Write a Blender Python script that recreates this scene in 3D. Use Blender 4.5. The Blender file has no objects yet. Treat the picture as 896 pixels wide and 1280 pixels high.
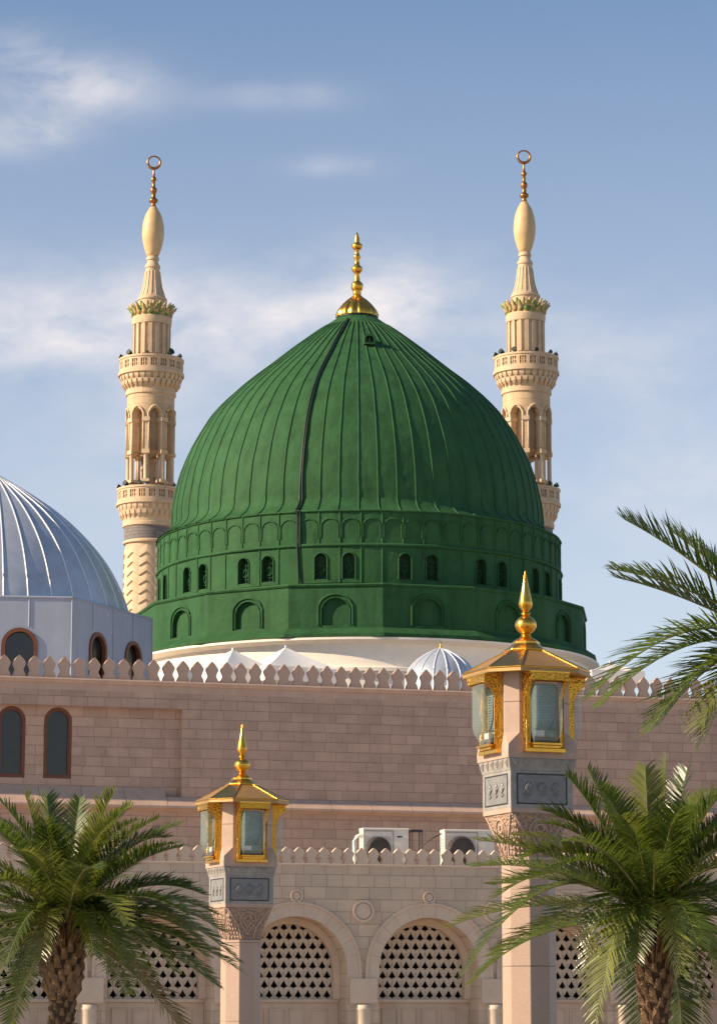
import bpy, math, random
from mathutils import Vector, Matrix, noise
from mathutils.geometry import tessellate_polygon
R = math.radians; PI = math.pi; sin = math.sin; cos = math.cos; tan = math.tan
S = bpy.context.scene
COL = S.collection
# ------------------------------------------------------------------ camera
F = 3500.0; PITCH = R(10.12); EYE = 1.7
cam_d = bpy.data.cameras.new('camera'); cam = bpy.data.objects.new('camera', cam_d); COL.objects.link(cam)
cam.location = (0, 0, EYE); cam.rotation_euler = (R(90) + PITCH, 0, 0)
cam_d.sensor_fit = 'VERTICAL'; cam_d.sensor_height = 24.0; cam_d.lens = 24.0 * F / 1280.0
cam_d.clip_start = 0.5; cam_d.clip_end = 6000
S.camera = cam
# ------------------------------------------------------------------ light
SUN_EL = R(28); SUN_AZ = R(-74.3)          # azimuth measured from the direction wall -> camera (-Y), negative = left
sd = Vector((sin(SUN_AZ) * cos(SUN_EL), -cos(SUN_AZ) * cos(SUN_EL), sin(SUN_EL)))
sun_d = bpy.data.lights.new('sun', 'SUN'); sun = bpy.data.objects.new('sun', sun_d); COL.objects.link(sun)
sun_d.energy = 3.9; sun_d.angle = R(0.5); sun_d.color = (1.0, 0.80, 0.58)
sun.rotation_euler = sd.to_track_quat('Z', 'Y').to_euler(); sun.location = (-60, 0, 60)
w = bpy.data.worlds.new('World'); S.world = w; w.use_nodes = True
nt = w.node_tree; nt.nodes.clear()
def N(t, **k):
    n = nt.nodes.new(t)
    for a, b in k.items(): setattr(n, a, b)
    return n
sky = N('ShaderNodeTexSky', sky_type='NISHITA'); sky.sun_disc = False; sky.sun_elevation = SUN_EL
sky.sun_rotation = math.atan2(sd.x, sd.y); sky.air_density = 1.0; sky.dust_density = 0.6; sky.ozone_density = 2.2; sky.altitude = 600
bg = N('ShaderNodeBackground'); bg.inputs[1].default_value = 0.075
out = N('ShaderNodeOutputWorld')
tc = N('ShaderNodeTexCoord'); nrm = N('ShaderNodeVectorMath', operation='NORMALIZE'); nt.links.new(tc.outputs['Generated'], nrm.inputs[0])
sep = N('ShaderNodeSeparateXYZ'); nt.links.new(nrm.outputs[0], sep.inputs[0])
def M(op, a, b=None, c=None, clamp=False):
    n = N('ShaderNodeMath', operation=op); n.use_clamp = clamp
    for i, v in enumerate((a, b, c)):
        if v is None: continue
        if isinstance(v, (int, float)): n.inputs[i].default_value = v
        else: nt.links.new(v, n.inputs[i])
    return n.outputs[0]
az = M('DIVIDE', sep.outputs[0], M('MAXIMUM', M('ABSOLUTE', sep.outputs[1]), .05)); el = M('DIVIDE', sep.outputs[2], M('MAXIMUM', M('ABSOLUTE', sep.outputs[1]), .05))
cmb = N('ShaderNodeCombineXYZ'); nt.links.new(az, cmb.inputs[0]); nt.links.new(el, cmb.inputs[1])
mp = N('ShaderNodeMapping'); mp.inputs['Scale'].default_value = (13, 23, 1); nt.links.new(cmb.outputs[0], mp.inputs[0])
nz = N('ShaderNodeTexNoise'); nz.inputs['Scale'].default_value = 1.6; nz.inputs['Detail'].default_value = 9; nz.inputs['Roughness'].default_value = .58; nz.inputs['Distortion'].default_value = .25
nt.links.new(mp.outputs[0], nz.inputs['Vector'])
# cloud banks: azimuth tan, elevation tan, widths, strength
BL = [(-.105, .339, .027, .0105, 1.15), (-.125, .322, .02, .008, .8), (-.124, .352, .018, .010, .6), (-.030, .336, .024, .0060, .36), (-.010, .309, .018, .0045, .38),
      (-.110, .250, .065, .020, .9), (.010, .258, .034, .018, .8), (-.03, .245, .06, .020, .50), (.09, .240, .05, .02, .35), (.115, .19, .05, .03, .3), (-.07, .20, .05, .03, .3)]
acc = None
for a0, e0, sa, se, k in BL:
    g = M('ADD', M('POWER', M('MULTIPLY', M('SUBTRACT', az, a0), 1 / sa), 2), M('POWER', M('MULTIPLY', M('SUBTRACT', el, e0), 1 / se), 2))
    g = M('MULTIPLY', M('POWER', 2.718, M('MULTIPLY', g, -1)), k)
    acc = g if acc is None else M('ADD', acc, g)
nn = M('MULTIPLY', M('SUBTRACT', nz.outputs[0], .30), 2.3, clamp=True)
dens = M('MULTIPLY', M('MULTIPLY', acc, nn), 1.0, clamp=True)
dens = M('ADD', dens, M('MULTIPLY', M('SUBTRACT', .40, el, clamp=True), 1.5), clamp=True)   # thin veil lower down
mix = N('ShaderNodeMix', data_type='RGBA'); nt.links.new(dens, mix.inputs[0]); nt.links.new(sky.outputs[0], mix.inputs[6]); mix.inputs[7].default_value = (6.2, 5.9, 6.0, 1)
nt.links.new(mix.outputs[2], bg.inputs[0]); nt.links.new(bg.outputs[0], out.inputs[0])
S.view_settings.view_transform = 'Standard'; S.view_settings.look = 'None'; S.view_settings.gamma = 1
S.view_settings.exposure = 0.95
S.render.engine = 'CYCLES'
# ------------------------------------------------------------------ projection helpers
def ray(x, y):
    cx = (x - 448) / F; cy = (640 - y) / F
    return Vector((cx, cos(PITCH) - cy * sin(PITCH), sin(PITCH) + cy * cos(PITCH)))
def at(x, y, Y):
    d = ray(x, y); return Vector((0, 0, EYE)) + d * (Y / d.y)
def proj(p):
    q = Vector(p) - Vector((0, 0, EYE)); dep = q.y * cos(PITCH) + q.z * sin(PITCH); up = -q.y * sin(PITCH) + q.z * cos(PITCH)
    return 448 + F * q.x / dep, 640 - F * up / dep
def zat(y, Y): return at(448, y, Y).z
def rpx(px, y, Y): return at(448 + px, y, Y).x
# ------------------------------------------------------------------ materials
def mat(name, col, rough=.6, metal=0, var=.12, vscale=3.0, bump=.0, bscale=30.0, brick=None, brick2=None, spec=.5, stain=0, extra=None, rnd=0):
    m = bpy.data.materials.new(name); m.use_nodes = True; t = m.node_tree; b = t.nodes['Principled BSDF']
    L = t.links.new
    def n(ty, **k):
        q = t.nodes.new(ty)
        for a, v in k.items(): setattr(q, a, v)
        return q
    b.inputs['Roughness'].default_value = rough; b.inputs['Metallic'].default_value = metal
    b.inputs['Specular IOR Level'].default_value = spec
    tcn = n('ShaderNodeTexCoord'); co = tcn.outputs['Object']
    no = n('ShaderNodeTexNoise'); no.inputs['Scale'].default_value = vscale; no.inputs['Detail'].default_value = 6; no.inputs['Roughness'].default_value = .65; L(co, no.inputs['Vector'])
    cr = n('ShaderNodeMapRange'); cr.inputs[1].default_value = .3; cr.inputs[2].default_value = .7; cr.inputs[3].default_value = 1 - var; cr.inputs[4].default_value = 1 + var; L(no.outputs[0], cr.inputs[0])
    base = n('ShaderNodeRGB'); base.outputs[0].default_value = (*col, 1); cur = base.outputs[0]
    hgt = None
    if brick:
        bw, bh, mo, mcol, c2 = brick
        s = n('ShaderNodeSeparateXYZ'); L(co, s.inputs[0]); c = n('ShaderNodeCombineXYZ'); L(s.outputs[0], c.inputs[0]); L(s.outputs[2], c.inputs[1])
        br = n('ShaderNodeTexBrick'); br.offset = .5; br.offset_frequency = 2; br.squash = .72; br.squash_frequency = 3
        br.inputs['Scale'].default_value = 1; br.inputs['Brick Width'].default_value = bw; br.inputs['Row Height'].default_value = bh
        br.inputs['Mortar Size'].default_value = mo; br.inputs['Mortar Smooth'].default_value = .2; br.inputs['Bias'].default_value = 0
        br.inputs['Color1'].default_value = (*col, 1); br.inputs['Color2'].default_value = (*c2, 1); br.inputs['Mortar'].default_value = (*mcol, 1)
        L(c.outputs[0], br.inputs['Vector']); cur = br.outputs[0]; hgt = br.outputs['Fac']
    mx = n('ShaderNodeMix', data_type='RGBA', blend_type='MULTIPLY'); mx.inputs[0].default_value = 1; L(cur, mx.inputs[6]); L(cr.outputs[0], mx.inputs[7]); cur = mx.outputs[2]
    if stain:
        s2 = n('ShaderNodeMapping'); s2.inputs['Scale'].default_value = (1.5, 1.5, .22); L(co, s2.inputs[0])
        n2 = n('ShaderNodeTexNoise'); n2.inputs['Scale'].default_value = 1.3; n2.inputs['Detail'].default_value = 8; n2.inputs['Roughness'].default_value = .7; L(s2.outputs[0], n2.inputs['Vector'])
        r2 = n('ShaderNodeMapRange'); r2.inputs[1].default_value = .45; r2.inputs[2].default_value = .75; r2.inputs[3].default_value = 1; r2.inputs[4].default_value = 1 - stain; L(n2.outputs[0], r2.inputs[0])
        m2 = n('ShaderNodeMix', data_type='RGBA', blend_type='MULTIPLY'); m2.inputs[0].default_value = 1; L(cur, m2.inputs[6]); L(r2.outputs[0], m2.inputs[7]); cur = m2.outputs[2]
    if rnd:
        oi = n('ShaderNodeObjectInfo'); r3 = n('ShaderNodeMapRange'); r3.inputs[3].default_value = 1 - rnd; r3.inputs[4].default_value = 1 + rnd; L(oi.outputs['Random'], r3.inputs[0])
        m3 = n('ShaderNodeMix', data_type='RGBA', blend_type='MULTIPLY'); m3.inputs[0].default_value = 1; L(cur, m3.inputs[6]); L(r3.outputs[0], m3.inputs[7]); cur = m3.outputs[2]
    if extra: cur = extra(t, n, L, co, cur)
    L(cur, b.inputs['Base Color'])
    if bump or hgt is not None:
        nb = n('ShaderNodeTexNoise'); nb.inputs['Scale'].default_value = bscale; nb.inputs['Detail'].default_value = 5; L(co, nb.inputs['Vector'])
        bp = n('ShaderNodeBump'); bp.inputs['Strength'].default_value = bump; bp.inputs['Distance'].default_value = .05; L(nb.outputs[0], bp.inputs['Height'])
        if hgt is not None:
            b2 = n('ShaderNodeBump', invert=True); b2.inputs['Strength'].default_value = .7; b2.inputs['Distance'].default_value = .02; L(hgt, b2.inputs['Height']); L(bp.outputs[0], b2.inputs['Normal']); L(b2.outputs[0], b.inputs['Normal'])
        else: L(bp.outputs[0], b.inputs['Normal'])
    return m
def vor_bump(m, scale, dist, strength=1.0):
    t = m.node_tree; b = t.nodes['Principled BSDF']
    tcn = t.nodes.new('ShaderNodeTexCoord'); v = t.nodes.new('ShaderNodeTexVoronoi'); v.inputs['Scale'].default_value = scale
    t.links.new(tcn.outputs['Object'], v.inputs['Vector']); bp = t.nodes.new('ShaderNodeBump'); bp.inputs['Strength'].default_value = strength; bp.inputs['Distance'].default_value = dist
    t.links.new(v.outputs['Distance'], bp.inputs['Height']); t.links.new(bp.outputs[0], b.inputs['Normal'])
def dark_bits(t, n, L, co, cur):      # carved stone: darker away from the Voronoi cell centres
    v = n('ShaderNodeTexVoronoi'); v.inputs['Scale'].default_value = 26; L(co, v.inputs['Vector'])
    r = n('ShaderNodeMapRange'); r.inputs[1].default_value = .25; r.inputs[2].default_value = .6; r.inputs[3].default_value = 1; r.inputs[4].default_value = .62; L(v.outputs['Distance'], r.inputs[0])
    m = n('ShaderNodeMix', data_type='RGBA', blend_type='MULTIPLY'); m.inputs[0].default_value = 1; L(cur, m.inputs[6]); L(r.outputs[0], m.inputs[7]); return m.outputs[2]
def green_tips(t, n, L, co, cur):
    v = n('ShaderNodeTexNoise'); v.inputs['Scale'].default_value = 3.0; L(co, v.inputs['Vector'])
    r = n('ShaderNodeMapRange'); r.inputs[1].default_value = .52; r.inputs[2].default_value = .60; L(v.outputs[0], r.inputs[0])
    m = n('ShaderNodeMix', data_type='RGBA'); L(r.outputs[0], m.inputs[0]); L(cur, m.inputs[6]); m.inputs[7].default_value = (.13, .22, .05, 1); return m.outputs[2]
def fade_patches(t, n, L, co, cur):   # weathered paler paint in patches
    v = n('ShaderNodeTexNoise'); v.inputs['Scale'].default_value = .45; v.inputs['Detail'].default_value = 8; v.inputs['Roughness'].default_value = .7; L(co, v.inputs['Vector'])
    r = n('ShaderNodeMapRange'); r.inputs[1].default_value = .45; r.inputs[2].default_value = .75; r.inputs[4].default_value = .35; L(v.outputs[0], r.inputs[0])
    m = n('ShaderNodeMix', data_type='RGBA'); L(r.outputs[0], m.inputs[0]); L(cur, m.inputs[6]); m.inputs[7].default_value = (.052, .135, .036, 1); return m.outputs[2]
G = {}
G['green'] = mat('green_paint', (.026, .094, .032), .75, var=.14, vscale=1.6, bump=.40, bscale=4.0, stain=.42, extra=fade_patches, spec=.2)
G['green_dark'] = mat('dark_green_paint', (.012, .055, .022), .6, var=.2)
G['cable'] = mat('cable_rubber', (.006, .02, .01), .5)
G['pink'] = mat('pink_ashlar', (.475, .325, .245), .75, var=.12, vscale=1.2, bump=.12, bscale=18, brick=(.76, .315, .010, (.31, .20, .15), (.40, .27, .205)), stain=.10)
G['pinkplain'] = mat('pink_stone', (.50, .345, .26), .75, var=.10, vscale=2, bump=.12, bscale=20, stain=.12)
G['cream'] = mat('cream_ashlar', (.66, .49, .345), .75, var=.08, vscale=1.2, bump=.1, bscale=20, brick=(.64, .345, .009, (.42, .31, .215), (.56, .42, .30)), stain=.08)
G['creamplain'] = mat('cream_stone', (.67, .50, .36), .75, var=.08, vscale=2, bump=.12, bscale=20, stain=.10, rnd=.05)
G['lattice'] = mat('lattice_stone', (.64, .51, .38), .7, var=.08, vscale=5)
G['min'] = mat('minaret_stone', (.575, .41, .245), .72, var=.10, vscale=1.2, bump=.15, bscale=10, stain=.14, brick=(.8, .42, .008, (.42, .29, .16), (.53, .365, .20)))
G['mincarve'] = mat('minaret_carved_stone', (.575, .42, .26), .72, var=.12, vscale=2.0, bump=.2, bscale=12, stain=.15)
G['leafcrown'] = mat('painted_crown', (.50, .34, .15), .6, extra=green_tips)
G['band'] = mat('grey_band', (.16, .14, .125), .7, var=.15, brick=(.5, .2, .01, (.09, .08, .07), (.19, .165, .15)))
G['finial'] = mat('aged_copper', (.38, .17, .05), .35, metal=.9, var=.3, vscale=4)
G['bulb'] = mat('bulb_gilt', (.60, .41, .20), .5, var=.12, vscale=1.5, stain=.15)
G['gold'] = mat('gold_leaf', (.78, .41, .065), .27, metal=1, var=.12, vscale=5, bump=.12, bscale=9)
G['goldcarved'] = mat('gold_carved', (.74, .38, .05), .30, metal=1); vor_bump(G['goldcarved'], 30, .012)
G['goldroof'] = mat('gold_roof', (.44, .25, .085), .45, metal=.45, var=.14, vscale=3, bump=.08, bscale=8, stain=.15)
G['lamp'] = mat('lamp_stone', (.44, .31, .235), .62, var=.09, vscale=6, bump=.10, bscale=60, stain=.10)
G['lampgrain'] = mat('lamp_granite', (.42, .295, .22), .55, var=.16, vscale=55, bump=.05, bscale=90, stain=.08)
G['lampcarve'] = mat('lamp_carved', (.50, .335, .235), .7, var=.1, vscale=6, extra=dark_bits); vor_bump(G['lampcarve'], 26, .03)
G['grey'] = mat('grey_marble', (.30, .275, .245), .5, var=.22, vscale=7, bump=.08, bscale=40, stain=.2)
G['greydark'] = mat('dark_marble', (.20, .195, .185), .45, var=.25, vscale=8, bump=.1, bscale=30)
G['black'] = mat('black_inlay', (.02, .02, .022), .5)
G['lead'] = mat('lead_sheet', (.46, .50, .56), .38, metal=.35, var=.12, vscale=1.2, bump=.06, bscale=3, stain=.15)
G['leadrib'] = mat('lead_seam', (.68, .69, .72), .4, metal=.2, var=.05)
G['panelw'] = mat('pale_metal_panel', (.31, .345, .43), .5, metal=.05, var=.05, vscale=1, stain=.12)
G['white'] = mat('white_render', (.86, .78, .66), .8, var=.05, stain=.08)
G['canvas'] = mat('white_canvas', (.80, .76, .70), .8, var=.06, vscale=1)
G['brown'] = mat('brown_frame', (.15, .045, .016), .45, var=.2, vscale=6)
G['winglass'] = mat('dark_glass', (.012, .014, .016), .15, var=.3, spec=.6)
G['dark'] = mat('dark_interior', (.035, .024, .018), .9)  # near-black wall colour puts the unlit interior's shade behind the lattices
G['acwhite'] = mat('cream_enamel', (.74, .69, .60), .45, var=.05, vscale=4, stain=.1)
G['acgrille'] = mat('dark_grille', (.10, .085, .075), .6)
G['trunk'] = mat('palm_bark', (.07, .038, .02), .9, var=.4, vscale=9, bump=.5, bscale=40)
G['stub'] = mat('leaf_base_stub', (.19, .11, .055), .85, var=.6, vscale=12, bump=.3, bscale=40)
G['fibre'] = mat('palm_fibre', (.20, .115, .04), .9, var=.4, vscale=14)
G['rachis'] = mat('frond_stem', (.17, .165, .045), .5, var=.2)
G['plaza'] = mat('plaza_paving', (.36, .32, .27), .5, var=.06, vscale=.5)
G['roof'] = mat('roof_screed', (.58, .50, .42), .85, var=.1)
def leafmat(name, c, tr):
    m = mat(name, c, .34, var=.3, vscale=2.5, rnd=.45, spec=.55)
    t = m.node_tree; b = t.nodes['Principled BSDF']; o = [x for x in t.nodes if x.type == 'OUTPUT_MATERIAL'][0]
    tl = t.nodes.new('ShaderNodeBsdfTranslucent'); tl.inputs[0].default_value = (*tr, 1); ms = t.nodes.new('ShaderNodeMixShader'); ms.inputs[0].default_value = .24
    t.links.new(b.outputs[0], ms.inputs[1]); t.links.new(tl.outputs[0], ms.inputs[2]); t.links.new(ms.outputs[0], o.inputs[0]); return m
G['leaf'] = leafmat('palm_leaf', (.052, .082, .014), (.24, .33, .035))
G['leafy'] = leafmat('palm_leaf_young', (.13, .15, .028), (.36, .38, .06))
G['leafdry'] = leafmat('palm_leaf_dry', (.20, .15, .06), (.30, .22, .08))
def glassmat():
    m = bpy.data.materials.new('lantern_glass'); m.use_nodes = True; t = m.node_tree; b = t.nodes['Principled BSDF']
    b.inputs['Base Color'].default_value = (.40, .52, .48, 1); b.inputs['Roughness'].default_value = .05; b.inputs['Alpha'].default_value = .25; b.inputs['Specular IOR Level'].default_value = .8
    return m
G['glass'] = glassmat()
G['louvre'] = mat('pale_green_lining', (.30, .40, .36), .6, var=.2, vscale=8)
# ------------------------------------------------------------------ mesh builder
class MB:
    def __init__(s): s.v = []; s.f = []; s.sm = []; s.mi = []; s.cur = 0
    def add(s, vs, fs, smooth=False):
        o = len(s.v); s.v += [tuple(p) for p in vs]
        for f in fs: s.f.append(tuple(i + o for i in f)); s.sm.append(smooth); s.mi.append(s.cur)
    def quad(s, a, b, c, d, smooth=False): s.add([a, b, c, d], [(0, 1, 2, 3)], smooth)
    def box(s, x0, x1, y0, y1, z0, z1, mtx=None):
        vs = [Vector((x, y, z)) for z in (z0, z1) for y in (y0, y1) for x in (x0, x1)]
        if mtx: vs = [mtx @ q for q in vs]
        s.add(vs, [(0, 2, 3, 1), (4, 5, 7, 6), (0, 1, 5, 4), (2, 6, 7, 3), (0, 4, 6, 2), (1, 3, 7, 5)])
    def lathe(s, prof, n=32, c=(0, 0), ph=0, smooth=True, cap=True, rmod=None):
        vs = []
        for r, z in prof:
            for i in range(n):
                a = 2 * PI * i / n + ph; rr = r * (rmod(i, r, z) if rmod else 1)
                vs.append((c[0] + rr * sin(a), c[1] - rr * cos(a), z))
        fs = []
        for j in range(len(prof) - 1):
            for i in range(n):
                k = (i + 1) % n; fs.append((j * n + i, j * n + k, (j + 1) * n + k, (j + 1) * n + i))
        s.add(vs, fs, smooth)
        if cap:
            o = len(s.v) - len(vs)
            s.f.append(tuple(o + i for i in range(n))[::-1]); s.sm.append(False); s.mi.append(s.cur)
            s.f.append(tuple(o + (len(prof) - 1) * n + i for i in range(n))); s.sm.append(False); s.mi.append(s.cur)
    def loft(s, loops, smooth=False, cap=True):
        n = len(loops[0]); vs = [p for l in loops for p in l]; fs = []
        for j in range(len(loops) - 1):
            for i in range(n):
                k = (i + 1) % n; fs.append((j * n + i, j * n + k, (j + 1) * n + k, (j + 1) * n + i))
        s.add(vs, fs, smooth)
        if cap:
            s.add(loops[0], [tuple(range(n))[::-1]]); s.add(loops[-1], [tuple(range(n))])
    def tube(s, pts, r, n=6, smooth=True, cap=True, closed=False, fixref=None):
        pts = [Vector(p) for p in pts]; m = len(pts); loops = []
        for i, p in enumerate(pts):
            if closed: t = pts[(i + 1) % m] - pts[i - 1]
            else: t = pts[min(i + 1, m - 1)] - pts[max(i - 1, 0)]
            t.normalize(); ref = Vector((0, 0, 1)) if abs(t.z) < .93 else Vector((0, 1, 0))
            if fixref is not None: ref = fixref
            if True:
                a = t.cross(ref).normalized(); b = a.cross(t).normalized()
            rr = r[i] if isinstance(r, (list, tuple)) else r
            loops.append([p + (a * cos(2 * PI * q / n) + b * sin(2 * PI * q / n)) * rr for q in range(n)])
        if closed: loops.append(loops[0]); cap = False
        s.loft(loops, smooth, cap)
    def prism(s, poly, d0, d1, mpf, holes=()):
        polys = [[Vector((u, z, 0)) for u, z in q] for q in [poly, *holes]]
        tri = tessellate_polygon(polys); flat = [p for q in polys for p in q]
        n = len(flat); vs = [mpf(p.x, p.y, d0) for p in flat] + [mpf(p.x, p.y, d1) for p in flat]
        fs = [tuple(t) for t in tri] + [tuple(i + n for i in t)[::-1] for t in tri]
        o = 0
        for q in polys:
            m = len(q)
            for i in range(m): k = (i + 1) % m; fs.append((o + i, o + k, n + o + k, n + o + i))
            o += m
        s.add(vs, fs)
    def panel(s, u0, u1, z0, z1, ops, mpf, du=None, depth=0, reveal=True, nseg=16):
        # ops: (uc, hw, zsill, zspring, kind)
        ops = sorted(ops); edges = [u0]; arcs = []
        def top(o, u):
            uc, hw, zs, zp, kind = o; x = min(1, abs(u - uc) / hw)
            if kind == 'round': return zp + hw * math.sqrt(max(0, 1 - x * x))
            if kind == 'point': return zp + hw * 1.35 * math.sqrt(max(0, 1 - x ** 1.5)) if x < 1 else zp
            return zp
        cur = u0
        def solid(a, b):
            m = max(1, int(math.ceil((b - a) / du))) if du else 1
            for i in range(m):
                p = a + (b - a) * i / m; q = a + (b - a) * (i + 1) / m
                s.quad(mpf(p, z0, 0), mpf(q, z0, 0), mpf(q, z1, 0), mpf(p, z1, 0))
        for o in ops:
            uc, hw, zs, zp, kind = o
            a, b = uc - hw, uc + hw
            if a > cur + 1e-5: solid(cur, a)
            us = [uc - hw * cos(PI * i / nseg) for i in range(nseg + 1)]
            for i in range(nseg):
                p, q = us[i], us[i + 1]
                if zs > z0 + 1e-5: s.quad(mpf(p, z0, 0), mpf(q, z0, 0), mpf(q, zs, 0), mpf(p, zs, 0))
                tp, tq = top(o, p), top(o, q)
                s.quad(mpf(p, tp, 0), mpf(q, tq, 0), mpf(q, z1, 0), mpf(p, z1, 0))
                if reveal:
                    s.quad(mpf(p, tp, 0), mpf(p, tp, depth), mpf(q, tq, depth), mpf(q, tq, 0))
                    s.quad(mpf(p, zs, 0), mpf(q, zs, 0), mpf(q, zs, depth), mpf(p, zs, depth))
            if reveal:
                s.quad(mpf(a, zs, 0), mpf(a, zs, depth), mpf(a, zp, depth), mpf(a, zp, 0))
                s.quad(mpf(b, zs, 0), mpf(b, zp, 0), mpf(b, zp, depth), mpf(b, zs, depth))
            cur = b
        if cur < u1 - 1e-5: solid(cur, u1)
    def build(s, name, material, parent=None, bevel=0, angle=None, solid=0):
        me = bpy.data.meshes.new(name); me.from_pydata(s.v, [], s.f); 
        for mm in (material if isinstance(material, (list, tuple)) else [material]): me.materials.append(mm)
        me.polygons.foreach_set('use_smooth', s.sm); me.polygons.foreach_set('material_index', s.mi)
        me.validate(); me.update()
        if angle: me.shade_smooth(); me.set_sharp_from_angle(angle=R(angle))
        o = bpy.data.objects.new(name, me); COL.objects.link(o)
        if parent: o.parent = parent
        if bevel:
            bm = o.modifiers.new('bevel', 'BEVEL'); bm.width = bevel; bm.segments = 2; bm.limit_method = 'ANGLE'; bm.angle_limit = R(40)
        if solid:
            q = o.modifiers.new('solid', 'SOLIDIFY'); q.thickness = solid; q.offset = 0
        return o
def tag(o, label=None, cat=None, group=None, kind=None):
    if label: o['label'] = label
    if cat: o['category'] = cat
    if group: o['group'] = group
    if kind: o['kind'] = kind
    return o
def empty(name, loc, rz=0):
    o = bpy.data.objects.new(name, None); COL.objects.link(o); o.location = loc; o.rotation_euler = (0, 0, rz); o.empty_display_size = .3; return o
def copypart(o, parent, loc=None, rz=None):
    c = o.copy(); COL.objects.link(c); c.parent = parent
    if loc is not None: c.location = loc
    if rz is not None: c.rotation_euler = (0, 0, rz)
    for ch in [x for x in bpy.data.objects if x.parent == o]:
        d = ch.copy(); COL.objects.link(d); d.parent = c
    return c
I3 = lambda u, z, d: Vector((u, d, z))
random.seed(7)
# ------------------------------------------------------------------ ground
g = MB(); g.quad((-2500, -500, 0), (2500, -500, 0), (2500, 4500, 0), (-2500, 4500, 0)); tag(g.build('ground', G['plaza']), kind='structure')
# ------------------------------------------------------------------ walls
WA = R(16.4); ca, sa_ = cos(WA), sin(WA)
def wall_uz(x, y, D, off=0):
    d = ray(x, y); P0 = Vector((0, D, 0)) + Vector((-sa_, ca, 0)) * off
    nx, ny = -sa_, ca
    t = (P0.x * nx + P0.y * ny) / (d.x * nx + d.y * ny); p = Vector((0, 0, EYE)) + d * t
    q = p - Vector((0, D, 0)); return q.x * ca + q.y * sa_, p.z
def merlon_mesh(w_, h, t):
    half = [(-.41, 0), (-.40, .12), (-.27, .30), (-.28, .36), (-.42, .60), (-.40, .68), (-.22, .86), (0, 1)]
    poly = [(u * w_, z * h) for u, z in half] + [(-u * w_, z * h) for u, z in half[-2::-1]]
    m = MB(); m.prism(poly, 0, t, I3); return m
def arch_ring(mb, uc, zc, r0, r1, zleg, d0, d1, n=13, gap=.012, legs=True, kk=5):
    for i in range(n):
        a0 = PI * i / n + gap / r1; a1 = PI * (i + 1) / n - gap / r1; k = kk
        aa = [a0 + (a1 - a0) * j / k for j in range(k + 1)]
        poly = [(uc - r0 * cos(a), zc + r0 * sin(a)) for a in aa] + [(uc - r1 * cos(a), zc + r1 * sin(a)) for a in reversed(aa)]
        mb.prism(poly, d0, d1, I3)
    if legs:
        for s in (-1, 1):
            mb.prism([(uc + s * r0, zleg), (uc + s * r1, zleg), (uc + s * r1, zc - gap), (uc + s * r0, zc - gap)], d0, d1, I3)
# ---- lower arcade
DA = 80.0
ar = empty('arcade_wall', (0, DA, 0), WA)
tag(ar, 'long cream stone arcade with lattice arches and pointed battlements, in front of the pink wall', 'wall')
ZT = wall_uz(370, 1079, DA)[1]
apx = [-132, 34, 203, 370, 536, 694, 847, 997]
aus = [wall_uz(x, 1190, DA)[0] for x in apx]
u370, u536 = aus[3], aus[4]; step = (aus[4] - aus[3]); aus = [u370 + step * (i - 3) for i in range(-1, 9)]
r_in = abs(wall_uz(536 + 62, 1200, DA)[0] - u536) ; r_out = r_in * 1.275; pxm = r_in / 62
zc = wall_uz(536, 1147, DA)[1] - r_in
zsill = wall_uz(527, 1249, DA, .95)[1]
u0, u1 = aus[0] - step / 2, aus[-1] + step / 2
m = MB(); m.panel(u0, u1, 0, ZT, [(u, r_in, .02, zc, 'round') for u in aus], I3, depth=.95, nseg=32)
m.box(u0, u1, .02, .35, ZT - .10, ZT + .001 - .002)
m.build('wall', G['cream'], ar)
m = MB(); m.box(u0, u1, .36, 11, ZT - .5, ZT - .12); m.build('roof', G['roof'], ar)
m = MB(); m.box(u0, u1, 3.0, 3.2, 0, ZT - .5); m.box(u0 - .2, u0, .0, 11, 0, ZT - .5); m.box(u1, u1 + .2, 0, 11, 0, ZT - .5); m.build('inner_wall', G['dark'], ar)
# string course under merlons
m = MB(); m.box(u0, u1, -.03, .0 - .002, ZT - .06, ZT); m.build('coping', G['creamplain'], ar, bevel=.01)
um0 = wall_uz(170 / 2.635 + 310, 1060, DA)[0]; um1 = wall_uz(293 / 2.635 + 310, 1060, DA)[0]; mp_ = (um1 - um0) / 3
mh = wall_uz(370, 1058.5, DA)[1] - ZT
proto = merlon_mesh(mp_, mh, .12).build('merlon', G['creamplain'], ar, bevel=.012)
ua, ub = wall_uz(-40, 1060, DA)[0], wall_uz(930, 1060, DA)[0]
i0, i1 = int((ua - um0) / mp_), int((ub - um0) / mp_); proto.location = (um0 + i0 * mp_, .02, ZT)
for i in range(i0 + 1, i1 + 1): copypart(proto, ar, (um0 + i * mp_ + random.uniform(-.008, .008), .02, ZT))
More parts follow.
